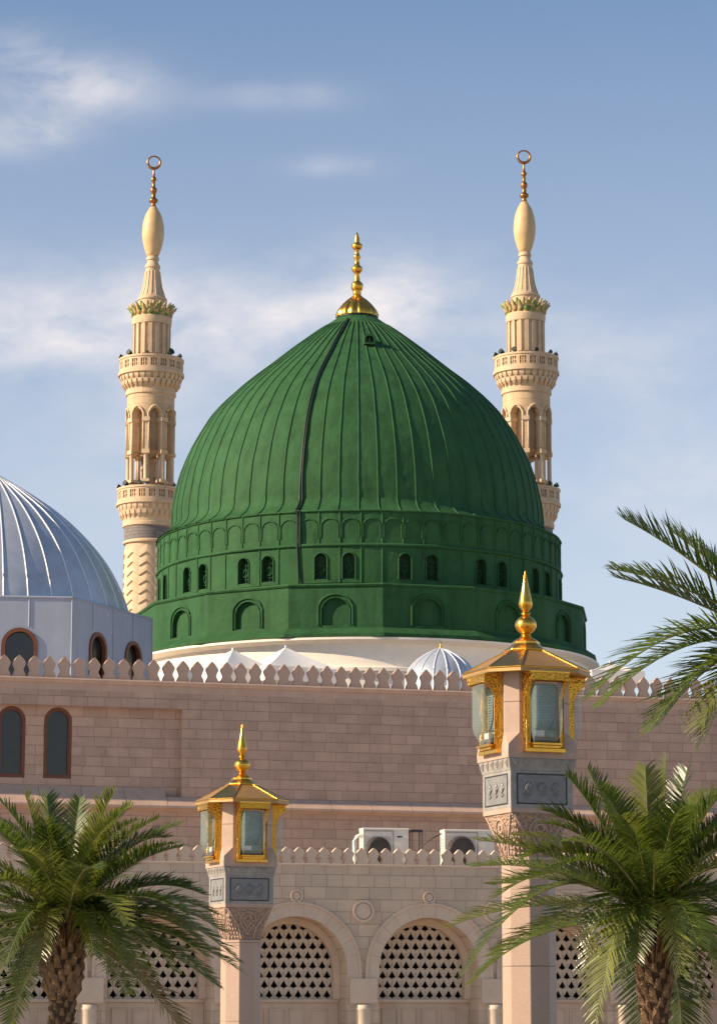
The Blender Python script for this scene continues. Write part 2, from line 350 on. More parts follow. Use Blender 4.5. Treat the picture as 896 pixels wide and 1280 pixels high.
# archivolts, lattice, doors, piers, medallions
z_t0 = wall_uz(452, 1223, DA)[1]
def lattice_mb(hw, z0_, z1_):
    w_, h = step * .0875, None
    cw = step / 166 * 12.0; chh = cw * .96
    mb = MB(); rows = int((z1_ - z0_) / chh) + 1; cols = int(2 * hw / cw) + 2
    for r in range(rows):
        zz = z0_ + r * chh
        for c in range(cols):
            uu = -hw - cw + (c + (.5 if r % 2 else 0)) * cw
            if uu + cw < -hw - .02 or uu > hw + .3: continue
            hole = [(uu + cw * a, zz + chh * b) for a, b in ((.5, .97), (.38, .74), (.13, .32), (.24, .20), (.36, .22), (.43, .08), (.57, .08), (.64, .22), (.76, .20), (.87, .32), (.62, .74))]
            mb.prism([(uu, zz), (uu + cw, zz), (uu + cw, zz + chh), (uu, zz + chh)], 0, .07, I3, [hole])
            # raised diamond strap between the holes
            q = uu + cw; t = .035
            mb.add([(q, -.001, zz + chh * .02), (q + cw * .13, -.001, zz + chh * .45), (q, -.001, zz + chh * .98), (q - cw * .13, -.001, zz + chh * .45), (q, -.045, zz + chh * .55)], [(0, 1, 4), (1, 2, 4), (2, 3, 4), (3, 0, 4)])
    return mb
def disc(mb, cx_, cy_, r1, r2, r3):
    C_ = lambda rr: [(cx_ + rr * sin(2 * PI * k / 40), cy_ + rr * cos(2 * PI * k / 40)) for k in range(40)]
    mb.prism(C_(r1), -.075, -.003, I3, [C_(r2)]); mb.prism(C_(r3), -.055, -.003, I3)
lat_p = None
hwl = r_in - .02
for i, u in enumerate(aus):
    m = MB(); arch_ring(m, u, zc, r_in, r_out - .07, z_t0, -.04, -.002, n=13, gap=.003); arch_ring(m, u, zc, r_out - .068, r_out, z_t0, -.075, -.002, n=3, gap=0, kk=14); a = m.build('archivolt', G['creamplain'], ar, bevel=.008)
    m = MB(); arch_ring(m, u, zc, r_in - 8 * pxm, r_in - .004, zsill, .70, .949, n=1, gap=0, legs=True, kk=36); m.build('inner_arch', G['creamplain'], ar)
    if lat_p is None:
        lat_p = lattice_mb(r_in + .02, zsill, zc + r_in + .05).build('lattice', G['lattice'], ar); lp = lat_p
    else: lp = copypart(lat_p, ar)
    lp.location = (u, .96, 0)
    # sill + doors below
    m = MB(); m.box(u - r_in + .004, u + r_in - .004, .80, .955, zsill - .10, zsill - .002); m.build('sill', G['creamplain'], ar, bevel=.01)
    m = MB(); m.box(u - r_in + .004, u + r_in - .004, .90, 1.0, .02, zsill - .102)
    nd = 4; dw = 2 * (r_in - .3) / nd
    for k in range(nd):
        a0 = u - r_in + .3 + k * dw + .05; a1 = a0 + dw - .1
        for (b0, b1) in ((.15, .8), (.95, zsill - .26)):
            for (x0, x1, q0, q1) in ((a0, a1, b0, b0 + .045), (a0, a1, b1 - .045, b1), (a0, a0 + .045, b0 + .0451, b1 - .0451), (a1 - .045, a1, b0 + .0451, b1 - .0451)):
                m.box(x0, x1, .865, .899, q0, q1)
    m.build('door', G['creamplain'], ar, bevel=.006)
    # small disc above apex
    for (cx_, cy_, rr, nm) in ((u, wall_uz(536, 1122, DA)[1], 7.6 * pxm, 'boss'),):
        m = MB(); disc(m, cx_, cy_, rr, rr * .70, rr * .60); m.build('boss', G['creamplain'], ar)
    # between arches: pier block, column, medallion
    uc = u + step / 2
    if i < len(aus) - 1:
        rr = 13.2 * pxm; cy_ = wall_uz(454, 1139, DA)[1]
        m = MB(); disc(m, uc, cy_, rr, rr * .76, rr * .70); m.build('medallion', G['creamplain'], ar)
        z_t = wall_uz(452, 1223, DA)[1]; z_b = wall_uz(452, 1254, DA)[1]; hwp = step * .102
        m = MB(); m.box(uc - hwp, uc + hwp, -.10, -.004, z_b, z_t); m.box(uc - hwp + .02, uc + hwp - .02, -.07, -.004, z_b - .04, z_b - .002); m.build('impost', G['creamplain'], ar, bevel=.012)
        m = MB(); m.lathe([(.29, 0), (.29, .2), (.25, .26), (.225, .3), (.225, z_b - .2), (.24, z_b - .18), (.24, z_b - .13), (.225, z_b - .11), (.235, z_b - .045)], 32, (uc, -.02)); m.build('column', G['lattice'], ar)
# ---- upper pink wall
DB = 92.0
up = empty('prayer_hall_wall', (0, DB, 0), WA)
tag(up, 'tall pink ashlar wall with arched windows at its left end and pointed battlements under the domes', 'wall')
u0 = wall_uz(-220, 900, DB)[0]; u1 = wall_uz(1250, 900, DB)[0]
ZB = wall_uz(448, 863, DB)[1]; 
ur = wall_uz(228, 930, DB)[0]; zr1 = wall_uz(100, 883, DB)[1]; zr0 = wall_uz(100, 985, DB)[1]
zl = wall_uz(300, 1012, DB)[1]; zlt = wall_uz(300, 993, DB)[1]
m = MB()
m.quad(*[I3(a, b, 0) for a, b in ((u0, 0), (u1, 0), (u1, zl), (u0, zl))])                       # below cornice
m.quad(*[I3(a, b, 0) for a, b in ((u0, zr1), (u1, zr1), (u1, ZB), (u0, ZB))])                   # band above
m.quad(*[I3(a, b, 0) for a, b in ((ur, zl), (u1, zl), (u1, zr1), (ur, zr1))])                   # right of the recess
RD = .28
wins = []
for xa, xb in ((-3, 32), (55, 90)):
    a = wall_uz(xa, 930, DB, RD)[0]; b = wall_uz(xb, 930, DB, RD)[0]; wins.append(((a + b) / 2, (b - a) / 2))
zws = wall_uz(70, 973, DB, RD)[1]; zwp = wall_uz(70, 884, DB, RD)[1] - wins[0][1]
w3 = (wins[0][0] * 2 - wins[1][0], wins[0][1])
wins = [w3] + wins
m.panel(u0, ur, zl, zr1 + .001, [(a, b, zws, zwp, 'round') for a, b in wins], lambda u, z, d: Vector((u, RD + d, z)), depth=.22)
m.quad(I3(ur, zl, 0), I3(ur, zl, RD), I3(ur, zr1, RD), I3(ur, zr1, 0)); m.quad(I3(u0, zr1, 0), I3(u0, zr1, RD), I3(ur, zr1, RD), I3(ur, zr1, 0))
m.build('wall', G['pink'], up)
m = MB(); m.box(u0, u0 + .3, .4, 60, 0, ZB - .3); m.box(u1 - .3, u1, .4, 60, 0, ZB - .3); m.box(u0, u1, 59.7, 60, 0, ZB - .3); m.build('side_walls', G['pinkplain'], up)
m = MB(); m.box(u0, u1, .02, 60, ZB - .45, ZB - .2); m.build('roof', G['roof'], up)
m = MB(); m.prism([(-.06, ZB - .02), (-.09, ZB + .03), (-.06, ZB + .09), (.28, ZB + .09), (.28, ZB - .3), (0.003, ZB - .3), (0.003, ZB - .07), (-.04, ZB - .07)], u0, u1, lambda a, z, d: Vector((d, a - .004, z))); m.build('coping', G['pinkplain'], up, bevel=.01)
# sloping ledge (catches the sun) with its under-moulding
zl0 = wall_uz(300, 1011, DB)[1]
m = MB()
nb = 30
for k in range(nb):
    a = u0 + (u1 - u0) * k / nb; b = u0 + (u1 - u0) * (k + 1) / nb - .012
    left = b < wall_uz(215, 1000, DB)[0] + .3
    top = zl0 + (.62 if left else .33); inn = .27 if left else -.004
    m.prism([(-.02, zl0 - .14), (-.26, zl0 - .06), (-.36, zl0 - .04), (-.36, zl0 + .03), (inn, top), (inn, zl0 - .14)], a, b, lambda p, z, d: Vector((d, p, z)))
m.build('ledge', G['pinkplain'], up)
for a, b in wins:
    f = MB(); k = 24
    def outl(s, zz=0): 
        return [(a - b * s, zws + (1 - s) * b)] + [(a - b * s * cos(PI * i / k), zwp + b * s * sin(PI * i / k)) for i in range(k + 1)] + [(a + b * s, zws + (1 - s) * b)]
    f.prism(outl(.985), RD + .03, RD + .13, I3, [outl(.80)]); fo = f.build('window', G['brown'], up, bevel=.01)
    f = MB(); f.prism(outl(.79), RD + .06, RD + .10, I3, [outl(.72)]); f.build('window_frame', G['brown'], fo)
    f = MB(); f.prism(outl(.80), RD + .12, RD + .15, I3); f.build('pane', G['winglass'], fo)
ub0 = wall_uz(192.6, 830, DB)[0]; ub1 = wall_uz(373.8, 832, DB)[0]; pb = (ub1 - ub0) / 10
mh = wall_uz(448, 834, DB)[1] - ZB - .09
proto = merlon_mesh(pb, mh, .14).build('merlon', G['pinkplain'], up, bevel=.015)
i0 = int((wall_uz(-30, 840, DB)[0] - ub0) / pb); i1 = int((wall_uz(930, 850, DB)[0] - ub0) / pb); proto.location = (ub0 + i0 * pb, .0, ZB + .09)
for i in range(i0 + 1, i1 + 1): copypart(proto, up, (ub0 + i * pb + random.uniform(-.01, .01), 0, ZB + .09))
# ------------------------------------------------------------------ green dome
DG = 125.0
gx = at(449, 700, DG).x
zroof = ZB - .21
gd = empty('green_dome', (gx, DG, zroof)); tag(gd, 'big ribbed green dome on its green drum, with a gold finial, between the two minarets', 'dome')
gd_off = Vector((gx, DG, zroof))
def gz(y): return zat(y, DG) - zroof
def gr(px, y): return rpx(px, y, DG)
def gp(th, r, z, cx=0): return Vector((cx + r * sin(th), -r * cos(th), z))
cxt = -.10   # slight lean of the shell
prof = [(400, 27), (433, 73), (465, 113.5), (490, 145), (514, 171), (537, 189.5), (571, 209), (604, 222), (634, 229), (655, 231.5)]
def cat(P, m_):
    outp = []
    for i in range(len(P) - 1):
        p0 = P[max(i - 1, 0)]; p1 = P[i]; p2 = P[i + 1]; p3 = P[min(i + 2, len(P) - 1)]
        for k in range(m_):
            t = k / m_
            outp.append(tuple(.5 * ((2 * b) + (-a + c) * t + (2 * a - 5 * b + 4 * c - d) * t * t + (-a + 3 * b - 3 * c + d) * t ** 3) for a, b, c, d in zip(p0, p1, p2, p3)))
    outp.append(tuple(P[-1])); return outp
pr = cat(prof, 7)
shell = [(gr(r, y), gz(y)) for y, r in pr]
# flare at the foot
RA = gr(250, 700)
fl = [(663, 231.5), (669, 234), (674, 238.5), (678, 244), (681.5, 250.5)]
flare = [(gr(r, y), gz(y)) for y, r in fl]
allp = shell + flare
allp = [(r, z) for r, z in allp][::-1]
zA1 = allp[0][1]; zA0 = gz(722); zB0 = gz(766)
def wob(th, z, s=.035):
    return s * noise.noise(Vector((sin(th) * 6, cos(th) * 6, z * .9))) + s * .4 * noise.noise(Vector((sin(th) * 22, cos(th) * 22, z * 2.6)))
m = MB(); nA = 512
m.lathe(allp, nA, (cxt, 0), 0, True, cap=False, rmod=lambda i, r, z: 1 + wob(2 * PI * i / nA, z) / max(r, 1))
# ring A wall
zs = [zA0 + (zA1 - zA0) * k / 10 for k in range(11)]
m.lathe([(RA, z) for z in zs], nA, (0, 0), 0, True, cap=False, rmod=lambda i, r, z: 1 + wob(2 * PI * i / nA, z) / r)
NR = 64; ph0 = R(.5)
def flat_at(z):
    for (r0, z0), (r1, z1) in zip(allp[:-1], allp[1:]):
        if z0 <= z <= z1: return r0 + (r1 - r0) * (z - z0) / (z1 - z0)
    return allp[-1][0]
for k in range(NR):
    th = ph0 + 2 * PI * k / NR
    wv = random.uniform(-.3, .3); 
    pts = []
    for j, (r, z) in enumerate(allp[:-3]):
        dt = .0020 * noise.noise(Vector((j * .13, k * 3.1, 0))) * min(1, j / 8)
        pts.append(gp(th + dt, r + wob(th, z) + .005, z, cxt))
    m.tube(pts, [.040] * len(pts), 5, fixref=Vector((cos(th), sin(th), 0)))
    pts = [gp(th, RA + wob(th, z) + .005, z) for z in zs]; m.tube(pts, .042, 5)
    # blind arch between ribs
    dth = 2 * PI / NR; zz0 = zA0 + (zA1 - zA0) * .22; zsp = zA0 + (zA1 - zA0) * .52; rr = .36
    if True:
        ap = [(-.42, zz0)] + [(-.42 * cos(PI * q / 10), zsp + rr * sin(PI * q / 10) ** .9) for q in range(11)] + [(.42, zz0)]
        m.tube([gp(th + dth * (.5 + a), RA + .012 + wob(th + dth * (.5 + a), z), z) for a, z in ap], .034, 5)
# mouldings
def ringtube(mb, r, z, t, n=160, cx=0):
    mb.tube([gp(2 * PI * i / n, r + wob(2 * PI * i / n, z), z + .02 * noise.noise(Vector((sin(2 * PI * i / n) * 8, cos(2 * PI * i / n) * 8, z))), cx) for i in range(n)], t, 6, closed=True)
ringtube(m, RA + .02, zA1 - .02, .055); ringtube(m, RA + .04, zA0, .085)
sh = m.build('dome_shell', G['green'], gd)
# ring B with paired windows
m = MB(); RB = RA + .03
pair0 = 16.0; wins_ = []
for k in range(16):
    for s in (-3.75, 3.75): wins_.append(R(pair0 + 22.5 * k + s))
wins_ = [((a + PI) % (2 * PI)) - PI for a in wins_]; hw = R(1.78)
lo = min(wins_) - R(3)
zwS = zB0 + (zA0 - zB0) * .10; zwP = zB0 + (zA0 - zB0) * .62
mB = lambda u, z, d: gp(u / RB, RB - d, z)
m.panel(-PI * RB, PI * RB, zB0, zA0, [(a * RB, hw * RB, zwS, zwP, 'round') for a in wins_], mB, du=R(1) * RB, depth=.38, nseg=10)
for k in range(NR):
    th = ph0 + 2 * PI * k / NR
    if min(abs(((th - a + PI) % (2 * PI)) - PI) for a in wins_) > R(2.3):
        m.tube([gp(th, RB + .004, zB0 + (zA0 - zB0) * t / 6) for t in range(7)], .04, 5)
m.build('window_ring', G['green'], gd)
for a in wins_:
    f = MB()
    ol = [(a * RB + hw * RB * q, z) for q, z in [(-1, zwS)] + [(-cos(PI * i / 10), 0) for i in range(11)] + [(1, zwS)]]
    ol = [(a * RB - hw * RB, zwS)] + [(a * RB - hw * RB * cos(PI * i / 10), zwP + hw * RB * sin(PI * i / 10)) for i in range(11)] + [(a * RB + hw * RB, zwS)]
    f.tube([mB(u, z, -.015) for u, z in ol], .035, 5)
    fo = f.build('window', G['green'], gd)
    f = MB(); f.add([mB(u, z, .36) for u, z in ol], [tuple(range(len(ol)))]); f.build('pane', G['green_dark'], fo)
    f = MB(); W_ = hw * RB
    f.tube([mB(a * RB, zwS, .2), mB(a * RB, zwP + W_ * .95, .2)], .025, 4)
    for kk in range(1, 5): 
        zz = zwS + (zwP - zwS) * kk / 4.2; f.tube([mB(a * RB - W_, zz, .2), mB(a * RB + W_, zz, .2)], .018, 4)
    f.tube([mB(a * RB + W_ * .45 * sin(t * PI / 6), zwS + .45 + W_ * .6 * cos(t * PI / 6), .17) for t in range(12)], .03, 4, closed=True)
    f.build('window_bars', G['green'], fo)
# sixteen sided drum
cxo = gr(4, 780); RD16 = gr(281, 780); zD1 = gz(771.5); zD0 = gz(822); zS0 = gz(834)
ph = R(4.7); ap16 = RD16 * cos(PI / 16); fw = 2 * RD16 * sin(PI / 16)
m = MB(); m.lathe([(RB - .25, zD1 + .13), (RD16 + .05, zD1 + .035), (RD16 + .09, zD1 - .03), (RD16 + .05, zD1 - .10), (RD16 + .0, zD1 - .11)], 16, (cxo, 0), ph, False, cap=False)
for k in range(16):
    thc = ph + 2 * PI * (k + .5) / 16
    mf = lambda u, z, d, t=thc: Vector((cxo, 0, 0)) + Vector((sin(t), -cos(t), 0)) * (ap16 - d) + Vector((cos(t), sin(t), 0)) * u + Vector((0, 0, z))
    hn = fw * .150; zn0 = zD0 + .12; znp = zD0 + (zD1 - zD0) * .70 - hn
    m.panel(-fw / 2, fw / 2, zD0, zD1 - .09, [(0, hn, zn0, znp, 'round')], mf, depth=.16, nseg=16)
    f = MB(); ol = [(-hn, zn0)] + [(-hn * cos(PI * i / 16), znp + hn * sin(PI * i / 16)) for i in range(17)] + [(hn, zn0)]
    f.add([mf(u, z, .155) for u, z in ol], [tuple(range(len(ol)))])
    f.tube([mf(u * 1.22, z + (.22 * hn if z > znp else 0), -.02) for u, z in ol], .05, 5)
    f.tube([mf(u * 1.02, z, -.01) for u, z in ol], .03, 5)
    f.build('niche', G['green'], gd)
RS = RD16 * 1.055
m.lathe([(RD16 + .0, zD0 + .001), (RD16 + .10, zD0 - .01), (RS - .05, zS0 + .16), (RS, zS0 + .14), (RS, zS0), (RD16 * .95, zS0 - .02)], 16, (cxo, 0), ph, False, cap=False)
m.build('drum', G['green'], gd, bevel=.0)
m = MB(); m.lathe([(RD16 * 1.045, zS0 - .025), (RD16 * 1.045, zS0 - .12), (RD16 * 1.0, zS0 - .25), (RD16 * 1.0, zS0 - 1.2), (RD16 * 1.02, zS0 - 1.25), (RD16 * 1.02, zS0 - 1.4), (RD16 * 1.0, zS0 - 1.45), (RD16 * 1.0, 0)], 96, (cxo, 0), ph, True, cap=False); m.build('drum_base', G['white'], gd, angle=35)
# cable
m = MB(); th = ph0 - 3 * 2 * PI / NR
for dth_, rr in ((-.005, .044), (.009, .030)):
    pts = []
    for j, (r, z) in enumerate(allp[:-2]):
        pts.append(gp(th + dth_ * (4 / max(2.5, r)) * 1.6 + .003 * noise.noise(Vector((j * .08, rr * 50, 0))), r + .075, z, cxt))
    pts = [gp(th + dth_, RA + .10, zA0 + (zA1 - zA0) * t / 5) for t in range(6)] + pts
    if rr > .04: pts = [gp(th + .004, RB + .08, zB0 + .1)] + pts
    m.tube(pts, rr, 6, fixref=Vector((cos(th), sin(th), 0)))
m.build('cable', G['cable'], gd)
# vent box
best = None
for j in range(200):
    z = allp[0][1] + (allp[-1][1] - allp[0][1]) * j / 200; r = flat_at(z)
    th = math.asin(max(-1, min(1, gr(461 - 447, 428) / r))); p = gp(th, r, z, cxt) + gd_off
    e = abs(proj(p)[1] - 429)
    if best is None or e < best[0]: best = (e, p - gd_off, th)
vb = MB(); mt = Matrix.Translation(best[1]) @ Matrix.Rotation(best[2], 4, 'Z')
vb.prism([(-.25, -.12), (.25, -.12), (.25, .18), (.2, .30), (.1, .36), (-.1, .36), (-.2, .30), (-.25, .18)], -.35, .5, lambda u, z, d: mt @ Vector((u, d, z)), [[(-.18, -.04), (.18, -.04), (.18, .14), (.1, .26), (-.1, .26), (-.18, .14)]])
vo = vb.build('vent_hood', G['green'], gd)
vb = MB(); vb.box(-.17, .17, -.1, .0, -.04, .2, mt); vb.box(-.03, .03, -.33, -.2, -.04, .2, mt); vb.build('vent_core', G['green_dark'], vo)
# finial
fin = MB(); 
cap_ = [(397, 25.8), (393, 26), (388, 23.5), (382, 19), (376, 13), (371.5, 7), (369, 4.5)]
fc = [(gr(r, y), gz(y)) for y, r in cap_]
nf = 14 * 8
fin.lathe(fc, nf, (cxt, 0), 0, True, cap=False, rmod=lambda i, r, z: 1 + .10 * abs(sin(2 * PI * i / nf * 14 / 2)) ** .7 - .06)
fo = fin.build('fluted_cap', G['gold'], gd)
fin = MB(); pf = [(370, 4.5), (366, 5.5), (364, 4.5), (363, 6.5), (359, 7.8), (354.5, 7), (351.5, 3.6), (350, 3.8), (346, 3), (342, 3.2), (341, 4.5), (338, 6.8), (335.5, 7), (333, 5.2), (331.5, 3.3), (324, 2.8), (322.5, 4.4), (320.5, 4.7), (319, 2.8), (313, 2.7), (311.5, 5.2), (309, 6.8), (306, 6.6), (304, 3.4), (302.5, 3.2), (299, 3.2), (294, 1.7), (290, .3)]
fin.lathe([(gr(r, y), gz(y)) for y, r in pf], 24, (cxt, 0)); fin.build('finial', G['gold'], gd)
fin = MB(); fin.lathe([(gr(26, 397), gz(400)), (gr(25.5, 397), gz(396.5))], 48, (cxt, 0), 0); fin.build('dark_collar', G['cable'], gd)
# ------------------------------------------------------------------ minarets
def light_unit(name, loc, rz, s, label):
    t = empty(name, loc, rz); tag(t, label, 'floodlight', 'floodlights and speakers on the minaret balconies')
    m = MB(); m.lathe([(.14 * s, -.25 * s), (.2 * s, -.1 * s), (.24 * s, .12 * s), (.26 * s, .16 * s), (.20 * s, .15 * s)], 14); 
    o = m.build('housing', G['cable'] if s < 1.2 else G['panelw'], t); o.rotation_euler = (R(70), 0, 0); o.location = (0, 0, .26 * s)
    m = MB(); m.box(-.03, .03, -.03, .03, -.05, .22 * s); m.build('bracket', G['black'], t); return t
def minaret(cx, D, dy, label, lights):
    # dy shifts picture levels (they are given for the left minaret)
    base = at(cx, 600, D); mx = base.x
    t = empty('minaret', (mx, D, 0)); tag(t, label, 'minaret', 'pair of stone minarets behind the green dome')
    def Z(y): return zat(607 + (y - 607) * dy, D)
    def RR(px): return rpx(px, 560, D)
    def P(l): return [(RR(r), Z(y)) for y, r in l]
    # crescent ring
    m = MB(); zc_ = Z(203); r = RR(8); 
    m.tube([(r * sin(2 * PI * i / 32), 0, zc_ + r * cos(2 * PI * i / 32)) for i in range(32)], [RR(1.5 + .5 * cos(2 * PI * i / 32 + PI)) for i in range(32)], 8, closed=True); m.build('crescent', G['finial'], t)
    m = MB(); m.lathe(P([(260, 4), (256, 3.2), (253.5, 3.2), (253, 5), (251, 6), (249, 5), (247.5, 2.6), (242, 2.8), (240.5, 4), (238, 4.4), (235.5, 3.8), (234, 2), (227, 2), (226, 3.3), (224.5, 3.6), (222.5, 3), (221, 1.6), (214, 1.2), (211, 1)]), 20); m.build('finial', G['finial'], t)
    m = MB(); m.lathe(P(cat([(321, 6), (318, 8.2), (309, 11.3), (298, 13.6), (288, 13.9), (278, 12.7), (268, 9.5), (262, 6), (259, 4.2)], 4)), 32); m.build('bulb', G['bulb'], t)
    m = MB(); m.lathe(P([(384, 17.5), (377, 17.5), (376.5, 18.6), (374, 18.6), (373, 16.8), (368, 14.6), (361, 12.4), (350, 10.4), (340, 9.2), (336, 8.8), (335.5, 9.8), (332.5, 9.6), (330, 7.4), (326, 6.6), (325.6, 8), (322.5, 8), (321, 6.8)]), 32); 
    for k in range(16):
        a = 2 * PI * k / 16
        m.tube([(RR(r) * sin(a), -RR(r) * cos(a), Z(y)) for y, r in ((372, 16.2), (361, 12.5), (350, 10.5), (340, 9.3))], .03, 4)
    m.build('spire', G['mincarve'], t, angle=40)
    # acanthus crown
    m = MB(); m.lathe(P([(400, 25), (399, 23.8), (394, 24.2), (391, 25), (389, 23)]), 32, cap=False)
    for tier, (n, y0, y1, r0, r1) in enumerate(((20, 397, 385.5, 24.0, 30.5), (20, 394, 381.5, 22, 27))):
        for k in range(n):
            a = 2 * PI * (k + .5 * tier) / n; wv = .9 * PI / n
            prf = [(0, 0, .85), (.35, .12, 1), (.7, .45, .75), (1.0, 1.0, .25)]
            vs = []
            for (tz, tr, tw) in prf:
                rr = RR(r0 + (r1 - r0) * tr); zz = Z(y0 + (y1 - y0) * tz)
                for s in (-1, 0, 1): vs.append(((rr + (.06 if s == 0 else 0)) * sin(a + s * wv * tw), -(rr + (.06 if s == 0 else 0)) * cos(a + s * wv * tw), zz))
            m.add(vs, [(i * 3 + j, i * 3 + j + 1, i * 3 + j + 4, i * 3 + j + 3) for i in range(3) for j in range(2)], True)
    m.build('leaf_crown', G['leafcrown'], t, solid=.05)
    # fluted shaft
    m = MB(); m.lathe(P([(447, 21.5), (408, 21.5), (407.5, 24.3), (404, 25), (399.5, 25.2), (398, 24)]), 48, cap=False)
    for k in range(16):
        a = 2 * PI * k / 16
        mt = Matrix.Rotation(a, 4, 'Z'); m.box(-RR(2.3), RR(2.3), -RR(23.8), -RR(20), Z(446), Z(408), mt)
    m.build('fluted_shaft', G['mincarve'], t, angle=35)
    def balcony(y0, name_r, rr0, rr1, ylo):
        # parapet with pierced squares
        q = MB(); Rp = RR(40); zt, zb_ = Z(y0), Z(y0 + 17.5); n = 20
        q.panel(-PI * Rp, PI * Rp, zb_, zt, [((k - n / 2 + .5) * 2 * PI / n * Rp, Rp * 2 * PI / n * .32, zb_ + (zt - zb_) * .26, zb_ + (zt - zb_) * .78, 'rect') for k in range(n)], lambda u, z, d: gp(u / Rp, Rp - d, z), du=Rp * .05, depth=.12, nseg=4)
        q.lathe([(Rp - .13, zb_), (Rp - .13, zt)], 60, cap=False)
        q.lathe([(Rp - .18, zt - .005), (Rp - .18, zt + .06), (Rp + .05, zt + .06), (Rp + .05, zt - .06), (Rp, zt - .075)], 60, cap=False, smooth=False)
        q.lathe([(Rp, zb_ + .07), (Rp + .07, zb_ + .05), (Rp + .07, zb_ - .12), (Rp + .02, zb_ - .15)], 60, cap=False, smooth=False)
        for k in range(n):
            a = (k + .5) * 2 * PI / n; wv = 2 * PI / n * .32
            zz0, zz1 = zb_ + (zt - zb_) * .26, zb_ + (zt - zb_) * .78
            for s in (-.33, .33): q.tube([gp(a + s * wv, Rp - .05, zz0), gp(a + s * wv, Rp - .05, zz1)], .035, 4)
            q.tube([gp(a - wv, Rp - .05, (zz0 + zz1) / 2), gp(a + wv, Rp - .05, (zz0 + zz1) / 2)], .035, 4)
        q.build('parapet', G['mincarve'], t)
        q = MB(); q.lathe([(RR(28), Z(y0 + 8)), (Rp - .14, Z(y0 + 8)), (Rp - .14, Z(y0 + 9)), (RR(28), Z(y0 + 9))], 40, cap=False); q.build('balcony_floor', G['mincarve'], t)
        # corbels
        q = MB(); ya = y0 + 19.5; H = ylo - ya
        q.lathe(P([(ylo, rr1), (ylo - H * .12, rr1 + 1), (ylo - H * .3, rr1 + 1.2), (ylo - H * .5, rr1 + 3), (ylo - H * .75, rr1 + 6), (ya, 39)]), 60, cap=False)
        tiers = [(ya, ya + H * .42, 39.6, 35.8, 30), (ya + H * .32, ya + H * .72, 37.4, 32.5, 30)]
        for ti, (yy0, yy1, ra, rb, n) in enumerate(tiers):
            for k in range(n):
                a = 2 * PI * (k + .5 * ti) / n; wv = PI / n * .72
                top = [gp(a - wv, RR(ra), Z(yy0)), gp(a + wv, RR(ra), Z(yy0)), gp(a + wv, RR(rb - 3), Z(yy0)), gp(a - wv, RR(rb - 3), Z(yy0))]
                mid_ = [gp(a - wv, RR(ra - .6), Z(yy0 + (yy1 - yy0) * .45)), gp(a + wv, RR(ra - .6), Z(yy0 + (yy1 - yy0) * .45)), gp(a + wv, RR(rb - 3.2), Z(yy0 + (yy1 - yy0) * .5)), gp(a - wv, RR(rb - 3.2), Z(yy0 + (yy1 - yy0) * .5))]
                bot = [gp(a - wv * .15, RR(rb), Z(yy1)), gp(a + wv * .15, RR(rb), Z(yy1)), gp(a + wv * .15, RR(rb - 3), Z(yy1)), gp(a - wv * .15, RR(rb - 3), Z(yy1))]
                q.loft([bot, mid_, top])
        q.lathe(P([(ylo + 1, rr1 - .5), (ylo, rr1 + 1.4), (ylo - 3.5, rr1 + 1.6), (ylo - 5, rr1)]), 48, cap=False, smooth=False)
        q.build('corbel_ring', G['mincarve'], t)
    balcony(452, 0, 40, 30, 496)
    balcony(614, 0, 40, 31.5, 660)
    # arcaded stage: eight tall openings
    Ra = RR(29.6); zt, zb_ = Z(492), Z(608); n = 8; m = MB(); offs = R(-6.5)
    zcap1, zcap2, zp = Z(569), Z(530), Z(524)
    mpA = lambda u, z, d: gp(u / Ra + offs, Ra - d, z)
    full = 2 * PI * Ra; 
    m.panel(-full / 2, full / 2, Z(569), zt, [((k - n / 2 + .5) * full / n, full / n * .29, Z(569) + .0, zp, 'point') for k in range(n)], mpA, du=full / 64, depth=.42, nseg=14)
    # (inner skin only between openings)
    m2 = MB()
    for k in range(n):
        ucn = (k - n / 2 + .5) * full / n; hw_ = full / n * .29
        ol = [(ucn - hw_ * 1.28, Z(530))] + [(ucn - hw_ * 1.28 * cos(PI * i / 12), zp + hw_ * 1.75 * math.sqrt(max(0, 1 - abs(cos(PI * i / 12)) ** 1.5))) for i in range(13)] + [(ucn + hw_ * 1.28, Z(530))]
        m2.tube([mpA(u, z, -.03) for u, z in ol], .07, 5)
        up_ = ucn + full / n / 2; hp = full / n * .21 * .92
        a = up_ / Ra + offs
        mt = Matrix.Rotation(a, 4, 'Z')
        for (za, zb2, ex) in ((Z(532), Z(527), .09), (Z(572), Z(567), .09), (Z(607), Z(603.5), .07)):
            m2.box(-hp - .02, hp + .02, -Ra - ex, -Ra + .45, za, zb2, mt)
        rz_ = RR(2.7); c = mt @ Vector((0, -Ra + .10, 0)); m2.lathe([(rz_ * 1.35, zb_), (rz_ * 1.35, zb_ + .12), (rz_, zb_ + .18), (rz_, zcap1 - .16), (rz_ * 1.4, zcap1 - .03)], 12, (c.x, c.y))
        for s in (-1, 1): c = mt @ Vector((s * hp * .8, -Ra - .0, 0)); m2.lathe([(RR(1.0), Z(567)), (RR(1.0), Z(532))], 8, (c.x, c.y))
        c = mt @ Vector((0, -Ra + .62, 0))
        m2.lathe([(RR(2.2), zb_), (RR(2.0), zcap1)], 10, (c.x, c.y))
    m2.build('arcade_columns', G['mincarve'], t)
    m.v = m.v; 
    ao = m.build('arcade_stage', G['min'], t)
    m = MB(); m.lathe([(RR(5), zb_ - .5), (RR(5), Z(571)), (RR(17), Z(569)), (RR(17), Z(500))], 24, cap=False)
    m.tube([gp(i * .5, RR(9.5), zb_ + (Z(520) - zb_) * i / 40) for i in range(41)], .12, 5)
    m.build('stair_core', G['mincarve'], t)
    # grey band, zigzag shaft
    m = MB(); m.lathe(P([(678, 31), (657, 31)]), 48, cap=False); m.build('grey_band', G['band'], t)
